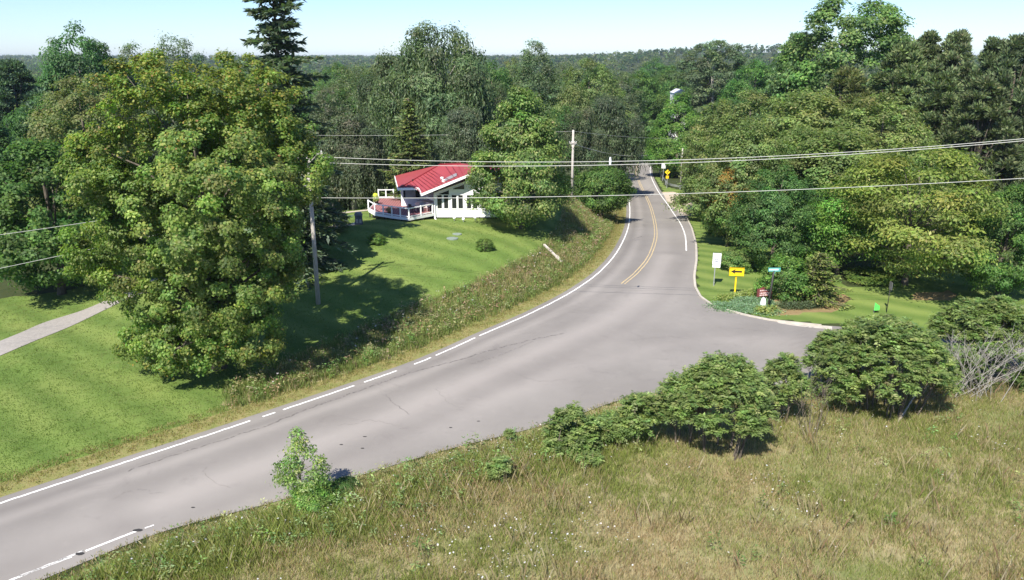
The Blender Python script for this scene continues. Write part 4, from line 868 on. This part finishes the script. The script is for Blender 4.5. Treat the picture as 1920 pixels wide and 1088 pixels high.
pot(755, 382, ZD, 'dark planter beside the sliding door', [(.05, .09, .02), (.09, .13, .03)], 1.2)
pot(731, 403, ZD-.1, 'orange brown potted plant by the front railing', [(.30, .20, .09), (.2, .16, .06)], .9)
def chair(px, py, label, rz, col):
    d = ray(px, py); k = (ZD+HO[2]-CAM_H)/d[2]; p = np.array([0, 0, CAM_H])+d*k; t = thing('patio_chair', label, 'chair', tuple(p), rz); m = plain('chair_paint', col, .5)
    b = MB(); b.box((0, 0, .42), (.5, .5, .05)); b.build('seat', m, t); b = MB(); b.bar((0, .23, .42), (0, .32, .92), .5, .05); b.build('backrest', m, t)
    for x in (-.22, .22):
        for y in (-.22, .22): b = MB(); b.box((x, y, .2), (.04, .04, .4)); b.build('leg', m, t)
chair(784, 396, 'pale pink patio chair beside the white deck wall', .4, (.65, .48, .44)); chair(800, 396, 'pale patio chair nearest the windowed wall', -.5, (.6, .5, .46)); chair(773, 398, 'dark patio chair behind the front railing', 2.4, (.08, .07, .06))
def ptable():
    d = ray(790, 388); k = (ZD+HO[2]-CAM_H)/d[2]; p = np.array([0, 0, CAM_H])+d*k; t = thing('patio_table', 'round white patio table between the deck chairs', 'table', tuple(p)); b = MB(); b.tube([(0, 0, .68), (0, 0, .72)], .5, 18); b.build('tabletop', WHITE, t); b = MB(); b.tube([(0, 0, 0), (0, 0, .68)], .05, 8); b.tube([(0, 0, 0), (0, 0, .03)], .25, 12); b.build('pedestal', WHITE, t)
ptable()
for i, (px, py, lb) in enumerate([(852, 414, 'small white globe light in the grass, leftmost of three along the house wall'), (869, 416.5, 'small white globe light, middle and nearest of three along the house wall'), (891, 413.5, 'small white globe light, rightmost of three along the house wall')]):
    p = G(px, py); t = thing('garden_light', lb, 'garden light', tuple(p), 0, 'white garden lights by the house wall'); b = MB(); b.tube([(0, 0, -.1), (0, 0, .2)], .05, 6); b.build('stem', GALV, t); b = MB(); b.blob((0, 0, .32), (.17, .17, .17)); b.build('globe', SIGNW, t, True)
def bin_():
    p = G(673, 421); t = thing('storage_bin', 'dark grey boxy bin standing at the end of the stone path', 'bin', tuple(p), .2); m1, m2 = plain('bin_grey', (.09, .09, .10), .6), plain('bin_panel', (.34, .32, .29), .6)
    b = MB(); b.add([(-.42, -.35, .05), (.42, -.35, .05), (.42, .35, .05), (-.42, .35, .05), (-.36, -.3, 1.0), (.36, -.3, 1.0), (.36, .3, 1.0), (-.36, .3, 1.0)], [(3, 2, 1, 0), (4, 5, 6, 7), (0, 1, 5, 4), (1, 2, 6, 5), (2, 3, 7, 6), (3, 0, 4, 7)]); b.build('body', m1, t)
    b = MB(); b.prism([(-.44, -.38, 1.0), (.44, -.38, 1.0), (.30, -.38, 1.25), (-.30, -.38, 1.25)], (0, .76, 0)); b.build('lid', plain('lid_grey', (.16, .16, .17), .5), t)
    for x in (-.17, .17): b = MB(); b.box((x, -.345, .42), (.22, .02, .4)); b.build('front_panel', m2, t)
bin_()
for px, py, rx, lb in [(857, 439.5, .95, 'pale round lid set in the lawn, nearer the house'), (848, 447.5, 1.15, 'pale round lid set in the lawn, farther from the house')]:
    p = G(px, py); b = MB(); b.tube([(p[0], p[1], p[2]-.05), (p[0], p[1], p[2]+.05), (p[0], p[1], p[2]+.08)], [rx*.5, rx*.5, rx*.4], 18); tag(b.build('tank_lid', plain('lid_concrete', (.19, .23, .19), .8)), lb, 'lid', 'lids in the lawn')
def board():
    a, c = G(1020, 467), G(1053, 497); a[2] += .45; c[2] += .3; b = MB(); b.bar(a, c, .22, .12); b.bar(c, c*.6+a*.4+np.array([.25, .1, -.1]), .16, .1); tag(b.build('weathered_board', plain('bleached_wood', (.46, .41, .36), .9)), 'bleached wooden board lying slanted in the bank weeds', 'board')
board()
def log():
    b = MB(); p = [G(1287, 403), G(1304, 396), G(1322, 390)]; b.tube([tuple(q+np.array([0, 0, .12])) for q in p], [.22, .2, .15], 9); tag(b.build('log', PALEBARK, None, True), 'pale log lying between the gravel entrance and the right hand lawn', 'log')
log()
def far_building():
    p = at(1272, 178, 245); z = float(zt(p[0], 245)); t = thing('barn', 'distant white gabled building glimpsed in the far woods above the bend', 'building', (p[0], 245, z)); h = at(1272, 174, 245)[2]-z; b = MB(); b.box((0, 0, h/2), (3.4, 8, h)); b.build('wall', WHITE, t); pk = at(1272, 167, 245)[2]-z
    b = MB(); b.prism([(-1.9, -4.3, h), (1.9, -4.3, h), (0, -4.3, pk)], (0, 8.6, 0)); b.build('roof', plain('pale_roof', (.6, .6, .62), .5), t)
far_building()

# ------------------------------------------------------------------ sumac and roadside shrubs
def frond_leaves(g, P0, D, ln, cols, pairs=7, droop=.35):
    """pinnate leaves: rows of leaflets either side of an arching stalk; P0, D (n,3), ln (n,)"""
    n = len(P0); Ps = []; Us = []; Ns = []; Ls = []; ids = []
    side = unit(np.cross(D, np.array([0, 0, 1.]))+1e-6)
    for k in range(pairs):
        s = (k+1)/pairs; p = P0+D*(ln*s)[:, None]-np.array([0, 0, 1])*(droop*ln*s*s)[:, None]; fall = unit(D-np.array([0, 0, 2*droop*s])); ll = ln*.36*math.sin(math.pi*(.25+.65*s))+.03
        for sg in (-1, 1):
            Ps.append(p); Us.append(unit(side*sg*.9+fall*.55-np.array([0, 0, .25])+g.normal(0, .12, (n, 3)))); Ns.append(unit(np.array([0, 0, 1.])+D*.25-side*sg*.15+g.normal(0, .28, (n, 3)))); Ls.append(ll*g.uniform(.8, 1.2, n)); ids.append(np.arange(n))
    P, U, N, L, I = [np.concatenate(a) for a in (Ps, Us, Ns, Ls, ids)]; V, F = leaves(P, N, U, L, L*.44); fc = palette(g, n, cols, W4, .15); c = fc[I]*(1+g.normal(0, .08, (len(I), 1)))
    return V, F, np.repeat(np.clip(c, .005, 1), 4, 0)
BARESTEM = barkmat('grey_stem', (.16, .148, .128), (.31, .29, .26))
SUM = [(.098, .136, .038), (.126, .162, .048), (.078, .114, .033), (.155, .182, .066)]
def sumac(label, px, py, cx, top, wpx, seed, ntip, cols=SUM, umbrella=.5, trunk=BARK, low=.35, fl=.58, cat='shrub', name='sumac_shrub', depth=.7, tint=(1, 1, 1), group='sumac shrubs along the near roadside'):
    g = np.random.default_rng(seed); p = G(px, py); dep = p[1]*math.cos(PITCH)+CAM_H*math.sin(PITCH)*.95; H = at(cx, top, p[1]+.5)[2]-p[2]; W_ = wpx/F_PX*dep; offx = at(cx, (py+top)/2, p[1])[0]-p[0]
    t = thing(name, label, cat, tuple(p), 0, group); a = g.random(ntip)*6.283; r = np.sqrt(g.random(ntip)); rx, ry = W_/2-.25, (W_/2-.25)*depth
    zz = np.where(g.random(ntip) < .56, H*(1-umbrella*r**2.4)*g.uniform(.9, 1, ntip), H*(1-umbrella*r**2.4)*g.uniform(1-low*.4-low*.8*r, .95, ntip))-.2; r = np.where(zz < H*.5, np.maximum(r, .8), r); tips = np.stack([offx+np.cos(a)*r*rx, np.sin(a)*r*ry, np.maximum(zz, .5)], 1)
    nf = 14; ti = np.repeat(np.arange(ntip), nf); n = len(ti); az = np.tile(np.arange(nf)*2.399, ntip)+np.repeat(g.random(ntip)*6.28, nf); el = g.uniform(-.2, 1.05, n); D = np.stack([np.cos(az)*np.cos(el), np.sin(az)*np.cos(el), np.sin(el)], 1)
    V, F, c = frond_leaves(g, tips[ti], D, fl*g.uniform(.75, 1.25, n), cols); tv = 1+g.normal(0, .12, (ntip, 1)); c *= np.repeat(tv[ti], 1, 0)[np.repeat(np.tile(np.arange(n), 14), 4)]
    o = mesh_np('foliage', V, F, LEAF, t, np.clip(c, .005, 1)); o.color = (*tint, 1)
    b = MB(); nb = max(1, ntip//11); k0 = tips[g.choice(ntip, nb, replace=False)]; bases = np.stack([offx+(k0[:, 0]-offx)*.6, k0[:, 1]*.6, np.full(nb, -.2)], 1); forks = bases*.45+k0*.55; forks[:, 2] = H*g.uniform(.3, .5, nb)
    for s_, f_ in zip(bases, forks): b.tube([s_, s_*.5+f_*.5+g.normal(0, .06, 3), f_], [.05, .042, .03], 6)
    for i in range(ntip):
        q = tips[i]; j = int(np.argmin(((forks-q)[:, :2]**2).sum(1))); s_ = forks[j] if q[2] > forks[j, 2] else bases[j]*.5+forks[j]*.5; b.tube([s_, s_*.45+q*.55+np.array([0, 0, -.08]), q-np.array([0, 0, .03])], [.022, .015, .008], 4)
    b.build('stems', trunk, t); return t
GS = 'sumac shrubs along the near roadside'
sumac('short bushy sumac at the road edge, first from the near sapling', 1085, 852, 1072, 752, 105, 1, 37, low=.8, umbrella=.6)
sumac('low spreading sumac between the short bushy one and the white stemmed ones', 1145, 835, 1140, 768, 85, 2, 31, low=.8)
sumac('sumac with forked white stems under a small high crown', 1213, 836, 1200, 724, 100, 3, 29, low=.25)
sumac('airy sumac crown on a slim white trunk left of the densest clump', 1281, 832, 1278, 684, 110, 4, 43, low=.3)
sumac('densest rounded sumac clump, dark underneath, by the meadow edge', 1362, 842, 1354, 658, 195, 5, 174, low=.35, depth=.85)
sumac('umbrella shaped sumac on one thin trunk right of the densest clump', 1467, 792, 1468, 658, 95, 6, 37, low=.25)
sumac('left outlier of the big sumac thicket at the side road mouth', 1562, 738, 1562, 612, 105, 8, 55, low=.6)
sumac('big broad sumac thicket hiding the mouth of the side road', 1690, 772, 1665, 592, 250, 9, 217, low=.45, depth=.8, umbrella=.5)
sumac('sumac behind the broad thicket, topped by the green pennant', 1640, 700, 1640, 586, 170, 10, 101, low=.4)
sumac('tall sumac at the right edge above bare grey stems', 1850, 690, 1862, 552, 165, 11, 130, low=.35)
sumac('sumac beyond the bare grey stems, left of the right edge one', 1805, 660, 1800, 556, 110, 12, 72, low=.4)
sumac('lone green weed sumac in the tall grass left of the shrubs', 938, 905, 938, 835, 50, 14, 13, fl=.45, low=.7, group=None)
sumac('tiny sumac shoot at the pavement edge', 955, 828, 955, 806, 22, 15, 4, fl=.3, low=.7, group=None)
sumac('sumac shoot in the meadow edge below the short bushy one', 1105, 875, 1105, 845, 50, 16, 11, fl=.4, low=.7, group=None)
sumac('low dark shrub behind the bare grey stems at the right edge', 1850, 716, 1850, 640, 200, 17, 70, low=.9, group=None, tint=(.8, .85, .8))
sumac('low green shrub between the broad thicket and the bare stems', 1775, 712, 1765, 640, 90, 18, 40, low=.9, group=None, tint=(.9, .95, .9))
def bare(label, px, py, cx, top, wpx, seed, n, mat, r=.035):
    g = np.random.default_rng(seed); p = G(px, py); dep = p[1]*math.cos(PITCH)+17*math.sin(PITCH); H = at(cx, top, p[1])[2]-p[2]; W_ = wpx/F_PX*dep; ox = at(cx, py, p[1])[0]-p[0]; t = thing('bare_shrub', label, 'bare shrub', tuple(p), 0, 'leafless grey shrubs')
    b = MB()
    for i in range(n):
        s = np.array([ox*.3+g.normal(0, W_*.16), g.normal(0, .5), -.2]); e = np.array([ox+g.uniform(-.5, .5)*W_, g.normal(0, .9), H*g.uniform(.6, 1)]); m1 = s*.55+e*.45+g.normal(0, .3, 3); m1[2] = e[2]*.5
        b.tube([s, m1, e], [r, r*.75, r*.35], 5)
        for k in range(4):
            f = g.uniform(.3, .9); q = m1*(1-f)+e*f; d = g.normal(0, .45, 3); d[2] = abs(d[2])+.25; b.tube([q, q+d*.5+np.array([0, 0, .1]), q+d*1.1], [r*.5, r*.35, r*.15], 4)
    b.build('branches', mat, t)
bare('thicket of leafless grey stems at the right edge of the meadow', 1810, 742, 1830, 628, 210, 21, 46, BARESTEM, .021)
bare('leafless grey stems under the sumac at the right edge', 1900, 705, 1890, 610, 120, 25, 15, BARESTEM, .024)
bare('small brown twiggy dead shrub in the meadow', 1520, 812, 1522, 720, 62, 22, 12, BARK, .018)
bare('leafless grey stems left of the broad sumac thicket', 1545, 745, 1548, 665, 80, 23, 10, BARESTEM, .018)
def snag():
    a, c = G(1684, 792), G(1725, 758); b = MB(); c[2] += 1.1; b.tube([a, a*.5+c*.5+np.array([0, 0, .2]), c], [.07, .055, .03], 6); b.tube([a*.5+c*.5, a*.4+c*.6+np.array([.1, 0, .8])], [.04, .015], 5); tag(b.build('dead_branch', PALEBARK, None, True), 'bleached dead branch leaning out of the broad sumac thicket', 'branch')
snag()
# sapling by the lower road edge with its skirt of bush
def sapling():
    g = np.random.default_rng(61); p = G(570, 945); H = at(560, 796, p[1])[2]-p[2]; t = thing('sapling', 'slender sapling with open crown at the lower road edge', 'young tree', tuple(p)); s = F_PX/ (p[1]*math.cos(PITCH)+CAM_H*math.sin(PITCH))
    C = []; Rc = []
    for cx, cy, rp in [(556, 815, 18), (566, 830, 20), (552, 845, 22), (580, 848, 18), (545, 868, 24), (598, 866, 18), (530, 880, 22), (610, 878, 16), (556, 880, 22), (525, 900, 20), (590, 890, 22), (545, 905, 24), (608, 905, 22), (575, 915, 22)]:
        for k in range(2): C.append(at(cx, cy, p[1]+g.normal(0, .35))-p); Rc.append(rp/s)
    C = np.array(C); Rc = np.array(Rc); V, F, c = clump_leaves(g, C, Rc*.72, 3300, .14, [(.10, .15, .035), (.14, .19, .05), (.07, .115, .028), (.20, .23, .09)], W4, .9, .4, .4, .45); mesh_np('crown', V, F, LEAF, t, c)
    b = MB(); b.tube([(0, 0, -.2), (-.1, 0, H*.5), (-.2, 0, H*.97)], [.06, .04, .01], 7)
    for q in C[::2]: b.tube([(-.1, 0, max(.3, q[2]-.7)), q], [.022, .008], 4)
    b.build('trunk', BARK, t)
sapling()
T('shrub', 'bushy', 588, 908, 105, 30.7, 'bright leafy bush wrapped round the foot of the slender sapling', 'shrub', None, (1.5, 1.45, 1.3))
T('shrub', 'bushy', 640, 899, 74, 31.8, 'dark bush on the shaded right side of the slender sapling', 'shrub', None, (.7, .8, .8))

# ------------------------------------------------------------------ corner planting
def mound(name, label, cat, pts, hgt, ll, n, cols, wid, kind=None):
    g = np.random.default_rng(len(label)); L = resample(smooth_line(PG(pts), 60), 60); i = g.integers(0, 60, n); cols = np.array(cols)*.8; q = L[i]+g.normal(0, wid*.4, (n, 2)); h = hgt*g.random(n)**.5*np.exp(-(((q-L[i])**2).sum(1))/(wid*wid)); P = np.stack([q[:, 0], q[:, 1], zt(q[:, 0], q[:, 1])+h+.03], 1)
    d = rdir(g, n); d[:, 2] = np.abs(d[:, 2]); V, F = leaves(P, unit(d+np.array([0, 0, .8])), unit(d+g.normal(0, .5, (n, 3))), ll*g.uniform(.7, 1.3, n), ll*.5*g.uniform(.7, 1.3, n)); o = mesh_np(name, V, F, LEAF, None, np.repeat(np.clip(palette(g, n, cols, [1]*len(cols)), .004, 1), 4, 0)); tag(o, label, cat, None, kind)
mound('low_hedge', 'yellow green low clipped hedge behind the yellow arrow post', 'hedge', [(1350, 563), (1380, 559), (1405, 553), (1418, 550)], .5, .14, 4200, [(.20, .25, .06), (.26, .29, .10), (.14, .19, .05)], .6)
mound('ground_cover', 'blue green creeping juniper covering the corner bed', 'ground cover', [(1350, 576), (1385, 579), (1415, 580), (1440, 585)], .3, .16, 9000, [(.13, .21, .10), (.17, .25, .13), (.10, .16, .08)], 1.35, 'stuff')
mound('ground_cover', 'blue green creeping juniper covering the corner bed', 'ground cover', [(1385, 566), (1420, 566), (1440, 572)], .3, .16, 5000, [(.13, .21, .10), (.17, .25, .13), (.10, .16, .08)], 1.0, 'stuff')
mound('low_hedge', 'grey green low clipped hedge under the hemlock', 'hedge', [(1465, 577), (1490, 579), (1520, 577), (1535, 573)], .55, .13, 4200, [(.075, .10, .045), (.10, .13, .06), (.05, .075, .03)], .6)
mound('hosta_plant', 'pale yellow hosta at the foot of the street name sign', 'plant', [(1420, 585), (1435, 588), (1450, 584)], .5, .28, 700, [(.26, .28, .08), (.18, .22, .06), (.10, .15, .04)], .5)

# ------------------------------------------------------------------ grasses: meadow, bank, verges
def vnoise(x, y, s, seed):
    g = np.random.default_rng(seed); T_ = g.random((64, 64)); u, v = x/s, y/s; i, j = np.floor(u).astype(int), np.floor(v).astype(int); fu, fv = u-i, v-j; fu = fu*fu*(3-2*fu); fv = fv*fv*(3-2*fv)
    q = lambda a, b: T_[a % 64, b % 64]
    return q(i, j)*(1-fu)*(1-fv)+q(i+1, j)*fu*(1-fv)+q(i, j+1)*(1-fu)*fv+q(i+1, j+1)*fu*fv
def scatter(poly, dens, seed, box=None, falloff=None):
    g = np.random.default_rng(seed); P = np.array(poly); lo, hi = P.min(0), P.max(0)
    if box: lo = np.maximum(lo, box[:2]); hi = np.minimum(hi, box[2:])
    n = int((hi-lo).prod()*dens); q = lo+(hi-lo)*g.random((n, 2)); q = q[inside(q[:, 0], q[:, 1], poly)]
    vis = np.abs(q[:, 0]) < (q[:, 1]*.97+6)*.72+3; q = q[vis]
    if falloff is not None: q = q[g.random(len(q)) < falloff(q[:, 0], q[:, 1])]
    return q, g
def blades(q, g, nb, h, w, cols_a, cols_b, mixf, spread=.16, lean=.35, hvar=.35, seedhead=0):
    n = len(q); i = np.repeat(np.arange(n), nb); m = len(i); x = q[i, 0]+g.normal(0, spread, m); y = q[i, 1]+g.normal(0, spread, m); hh = (h if np.isscalar(h) else h[i])*g.uniform(1-hvar, 1+hvar, m)
    a = g.random(m)*6.283; dx, dy = np.cos(a), np.sin(a); ln = lean*g.random(m)*hh; z = zt_fast(x, y)-.03; ww = w*g.uniform(.7, 1.4, m)*.5; b2 = g.random(m)*6.283; sx, sy = np.cos(b2)*ww, np.sin(b2)*ww
    V = np.stack([np.stack([x-sx, y-sy, z], 1), np.stack([x+sx, y+sy, z], 1), np.stack([x+dx*ln*.45+sx*.8, y+dy*ln*.45+sy*.8, z+hh*.6], 1), np.stack([x+dx*ln, y+dy*ln, z+hh], 1)], 1).reshape(-1, 3)
    f = mixf[i][:, None] if not np.isscalar(mixf) else mixf; k = g.random((m, 1)) < f
    A_ = np.array(cols_a)[g.integers(0, len(cols_a), m)]; B_ = np.array(cols_b)[g.integers(0, len(cols_b), m)]; c = np.where(k, B_, A_)*(1+g.normal(0, .16, (m, 1))); return V, np.arange(4*m).reshape(m, 4), np.repeat(np.clip(c, .005, 1), 4, 0)
def zt_fast(x, y):
    i = np.clip(np.searchsorted(gx, x)-1, 0, nx-2); j = np.clip(np.searchsorted(gy, y)-1, 0, ny-2); u = (x-gx[i])/(gx[i+1]-gx[i]); v = (y-gy[j])/(gy[j+1]-gy[j]); Z = zf.reshape(ny, nx)
    return Z[j, i]*(1-u)*(1-v)+Z[j, i+1]*u*(1-v)+Z[j+1, i]*(1-u)*v+Z[j+1, i+1]*u*v
def join(*a):
    V = []; F = []; C = []; b = 0
    for v, f, c in a: V.append(v); F.append(f+b); C.append(c); b += len(v)
    return np.vstack(V), np.vstack(F), np.vstack(C)
STRAW = [(.46, .38, .22), (.54, .46, .29), (.40, .32, .185), (.44, .33, .20)]; GRN = [(.24, .29, .075), (.29, .33, .095), (.19, .245, .06), (.36, .36, .14)]
fline = np.array(FIELD)
q, g = scatter(MEADOW, 24, 100, (-45, 15, 75, 62)); de = seg_dist(q[:, 0], q[:, 1], fline)
keep = de > .25; q, de = q[keep], de[keep]
edge_ = np.exp(-((de-2.6)/2.2)**2)                                        # greener taller weeds near the road
dry = vnoise(q[:, 0], q[:, 1], 5.5, 1)*.6+vnoise(q[:, 0]*1.0, q[:, 1]*1.6, 2.2, 2)*.4
right = np.clip((q[:, 0]-8)/12, 0, 1)*np.clip((q[:, 1]-30)/8, 0, 1)
df = np.clip(.34+(dry-.5)*1.7+right*.35-.45*edge_*(q[:, 0] < 6), .05, .95)
hh = .29+.42*edge_*(q[:, 0] < 8)+.2*(vnoise(q[:, 0], q[:, 1], 1.6, 3)-.5); hh *= np.clip((de-.2)/1.5, .22, 1)
k = g.random(len(q)) < .10*np.clip(vnoise(q[:, 0], q[:, 1], 3.0, 21)*2.2-.6, .05, 1)*(de > 1.5); tall = blades(q[k], g, 5, .85, .014, [(.33, .27, .15), (.40, .34, .2), (.28, .24, .11)], [(.30, .20, .12), (.42, .36, .24)], .4, .22, .45)
tag(mesh_np('meadow_grass', *(lambda r: (r[0], r[1], BLADE, None, r[2]))(join(blades(q, g, 18, hh*.92, .0125, GRN, STRAW, df, .17, .55), tall))), 'dry tan and green meadow grass across the foreground', 'grass', None, 'stuff')
# broad leaved weeds along the meadow edge and patches in the meadow
q, g = scatter(MEADOW, 5, 101, (-45, 15, 30, 50)); de = seg_dist(q[:, 0], q[:, 1], fline); k = (g.random(len(q)) < np.exp(-((de-2.4)/1.5)**2)*.9+.05*(vnoise(q[:, 0], q[:, 1], 3, 8) > .6)) & (de > .7); q = q[k]
def forbs(q, g, hmax, cols, nl=26, ll=.14, rad=.22):
    n = len(q); i = np.repeat(np.arange(n), nl); m = len(i); H_ = hmax*g.uniform(.5, 1, n); z = zt_fast(q[:, 0], q[:, 1]); a = g.random(m)*6.283; f = g.random(m)**.7; P = np.stack([q[i, 0]+np.cos(a)*rad*g.random(m), q[i, 1]+np.sin(a)*rad*g.random(m), z[i]+H_[i]*f], 1); D = np.stack([np.cos(a), np.sin(a), g.uniform(-.3, .6, m)], 1)
    L = ll*g.uniform(.6, 1.4, m); V, F = leaves(P, unit(np.array([0, 0, 1.])+g.normal(0, .4, (m, 3))), unit(D), L, L*.42); pc = palette(g, n, cols, [1]*len(cols), .18); c = pc[i]*(1+g.normal(0, .12, (m, 1))); return V, F, np.repeat(np.clip(c, .005, 1), 4, 0)
r = forbs(q, g, .95, [(.10, .155, .04), (.14, .185, .06), (.08, .13, .035), (.17, .20, .08)]); tag(mesh_np('roadside_weeds', r[0], r[1], LEAF, None, r[2]), 'leafy green weeds along the meadow edge by the near road', 'weeds', None, 'stuff')
def umbels(q, g, z0, z1, r0, cols):
    n = len(q); z = zt_fast(q[:, 0], q[:, 1])+g.uniform(z0, z1, n); rr = r0*g.uniform(.6, 1.35, n); V = []; tilt = g.normal(0, .3, (n, 2))
    for k in range(6): a = k*math.pi/3; V.append(np.stack([q[:, 0]+np.cos(a)*rr, q[:, 1]+np.sin(a)*rr, z+(np.cos(a)*tilt[:, 0]+np.sin(a)*tilt[:, 1])*rr+.0], 1))
    V = np.stack(V, 1).reshape(-1, 3); return V, np.arange(6*n).reshape(n, 6), np.repeat(palette(g, n, cols, [1]*len(cols), .06), 6, 0)
q, g = scatter(MEADOW, 5, 102, (-40, 15, 60, 50)); de = seg_dist(q[:, 0], q[:, 1], fline); d1 = np.clip(vnoise(q[:, 0], q[:, 1], 4, 9)-.62, 0, 1)*4+.04+.75*np.exp(-((de-2.4)/1.3)**2)*(q[:, 0] < 9); k = (g.random(len(q)) < d1) & (de > .8); q = q[k]; de = de[k]
r = umbels(q, g, .3, .75, .034, [(.34, .33, .29), (.30, .29, .22), (.36, .36, .34)]); tag(mesh_np('white_wildflowers', r[0], r[1], LEAF, None, np.clip(r[2], 0, .85)), 'white wildflower heads dotted over the meadow', 'wildflowers', None, 'stuff')
# bank weeds between the house lawn and the far edge line
q, g = scatter(BANK, 15, 103); dr = seg_dist(q[:, 0], q[:, 1], LS[::2]); k = dr > 2.0; q, dr = q[k], dr[k]; n1 = vnoise(q[:, 0], q[:, 1], 3.2, 4); up_ = np.clip((dr-2.2)/2.2, 0, 1); df = np.clip(.05+up_*.32+(n1-.5)*.9, .03, .9)
BR = [(.37, .31, .16), (.42, .36, .20), (.31, .25, .13), (.36, .35, .16)]
r1 = blades(q, g, 10, .32+.25*n1, .035, [(.19, .25, .07), (.24, .28, .09), (.15, .21, .055)], BR, df, .2, .5); k = g.random(len(q)) < .18; r2 = forbs(q[k], g, .9, [(.09, .15, .035), (.12, .165, .05), (.16, .16, .07), (.20, .15, .085)], 22, .17, .25)
k = g.random(len(q)) < .03*np.clip(up_+.2, 0, 1); uq = q[k]; u6 = umbels(uq, g, .5, .85, .06, [(.26, .24, .2), (.3, .28, .25)])
r = join(r1, r2); tag(mesh_np('bank_weeds', r[0], r[1], BLADE, None, r[2]), 'tall brown and green weeds on the bank below the house lawn', 'weeds', None, 'stuff'); tag(mesh_np('bank_flowers', u6[0], u6[1], LEAF, None, np.clip(u6[2], 0, .8)), 'pale flower heads in the bank weeds', 'wildflowers', None, 'stuff')
# short verge grass: dry along the shoulder, and a ragged fringe creeping on to the pavement
def along(L, d0, d1, dens, seed):
    g = np.random.default_rng(seed); s = np.linalg.norm(np.diff(L, axis=0), axis=1); n = int(s.sum()*(d1-d0)*dens); i = g.choice(len(s), n, p=s/s.sum()); f = g.random((n, 1)); p = L[i]*(1-f)+L[i+1]*f; t_ = unit(L[i+1]-L[i]); nrm = np.stack([-t_[:, 1], t_[:, 0]], 1); return p+nrm*g.uniform(d0, d1, (n, 1)), g
sel = LS[(LS[:, 1] > 20) & (LS[:, 1] < 150)]
q, g = along(sel, .62, 2.9, 26, 104); q = q[g.random(len(q)) < np.clip((seg_dist(q[:, 0], q[:, 1], sel)-.5)/1.0, .15, 1)]
r = blades(q, g, 9, .13, .03, [(.22, .23, .06), (.17, .20, .05), (.27, .25, .08)], [(.36, .29, .13), (.32, .26, .12), (.40, .33, .18)], .45, .12, .9); tag(mesh_np('verge_grass', r[0], r[1], BLADE, None, r[2]), 'short dry yellow grass on the shoulder beside the white line', 'grass', None, 'stuff')
fl2 = np.array(fl); q, g = along(fl2, -1.1, .12, 30, 105); r = blades(q, g, 9, .16, .03, [(.18, .21, .05), (.23, .24, .07), (.14, .18, .04)], STRAW, .4, .12, .9); tag(mesh_np('verge_grass', r[0], r[1], BLADE, None, r[2]), 'short dry grass fringe between meadow and pavement', 'grass', None, 'stuff')
# lawn blades near enough to be seen
def lawn_ok(q): return ~inside(q[:, 0], q[:, 1], BANK) & (seg_dist(q[:, 0], q[:, 1], LS[::2]) > 1.9)
q, g = scatter(LAWNL, 26, 106, (-50, 22, 14, 86), lambda x, y: np.clip(38/y, .35, 1)**1.5); drv = np.vstack([np.array(PG([(-300, 790), (0, 668), (90, 630), (200, 580), (330, 520)])), np.array(PG([(310, 512), (185, 570), (90, 603), (0, 640), (-300, 745)]))]); q = q[lawn_ok(q) & ~inside(q[:, 0], q[:, 1], drv)]
n1 = vnoise(q[:, 0], q[:, 1], 6, 11)*.6+vnoise(q[:, 0], q[:, 1], 1.7, 12)*.4
r = blades(q, g, 6, .085, .04, [(.136, .205, .044), (.162, .228, .054), (.114, .18, .037)], [(.20, .235, .075), (.235, .25, .095), (.17, .212, .06)], np.clip(.3+(n1-.5)*2.2+.28*np.sin((q[:, 0]*.616-q[:, 1]*.788)*2.1), 0, .9), .14, 1.0); tag(mesh_np('lawn_grass', r[0], r[1], BLADE, None, r[2]), 'mown green lawn grass around the house and huge maple', 'grass', None, 'stuff')

# ------------------------------------------------------------------ the air
def haze():
    b = MB(); b.box((0, 3000, 15), (9000, 6300, 60)); m, n, p, l = nodes('haze'); n.nodes.remove(p); v = n.nodes.new('ShaderNodeVolumePrincipled'); v.inputs['Color'].default_value = (.75, .86, 1, 1); v.inputs['Density'].default_value = .00010; v.inputs['Anisotropy'].default_value = .2
    l.new(v.outputs[0], n.nodes['Material Output'].inputs['Volume']); tag(b.build('haze', m), kind='stuff')
haze()
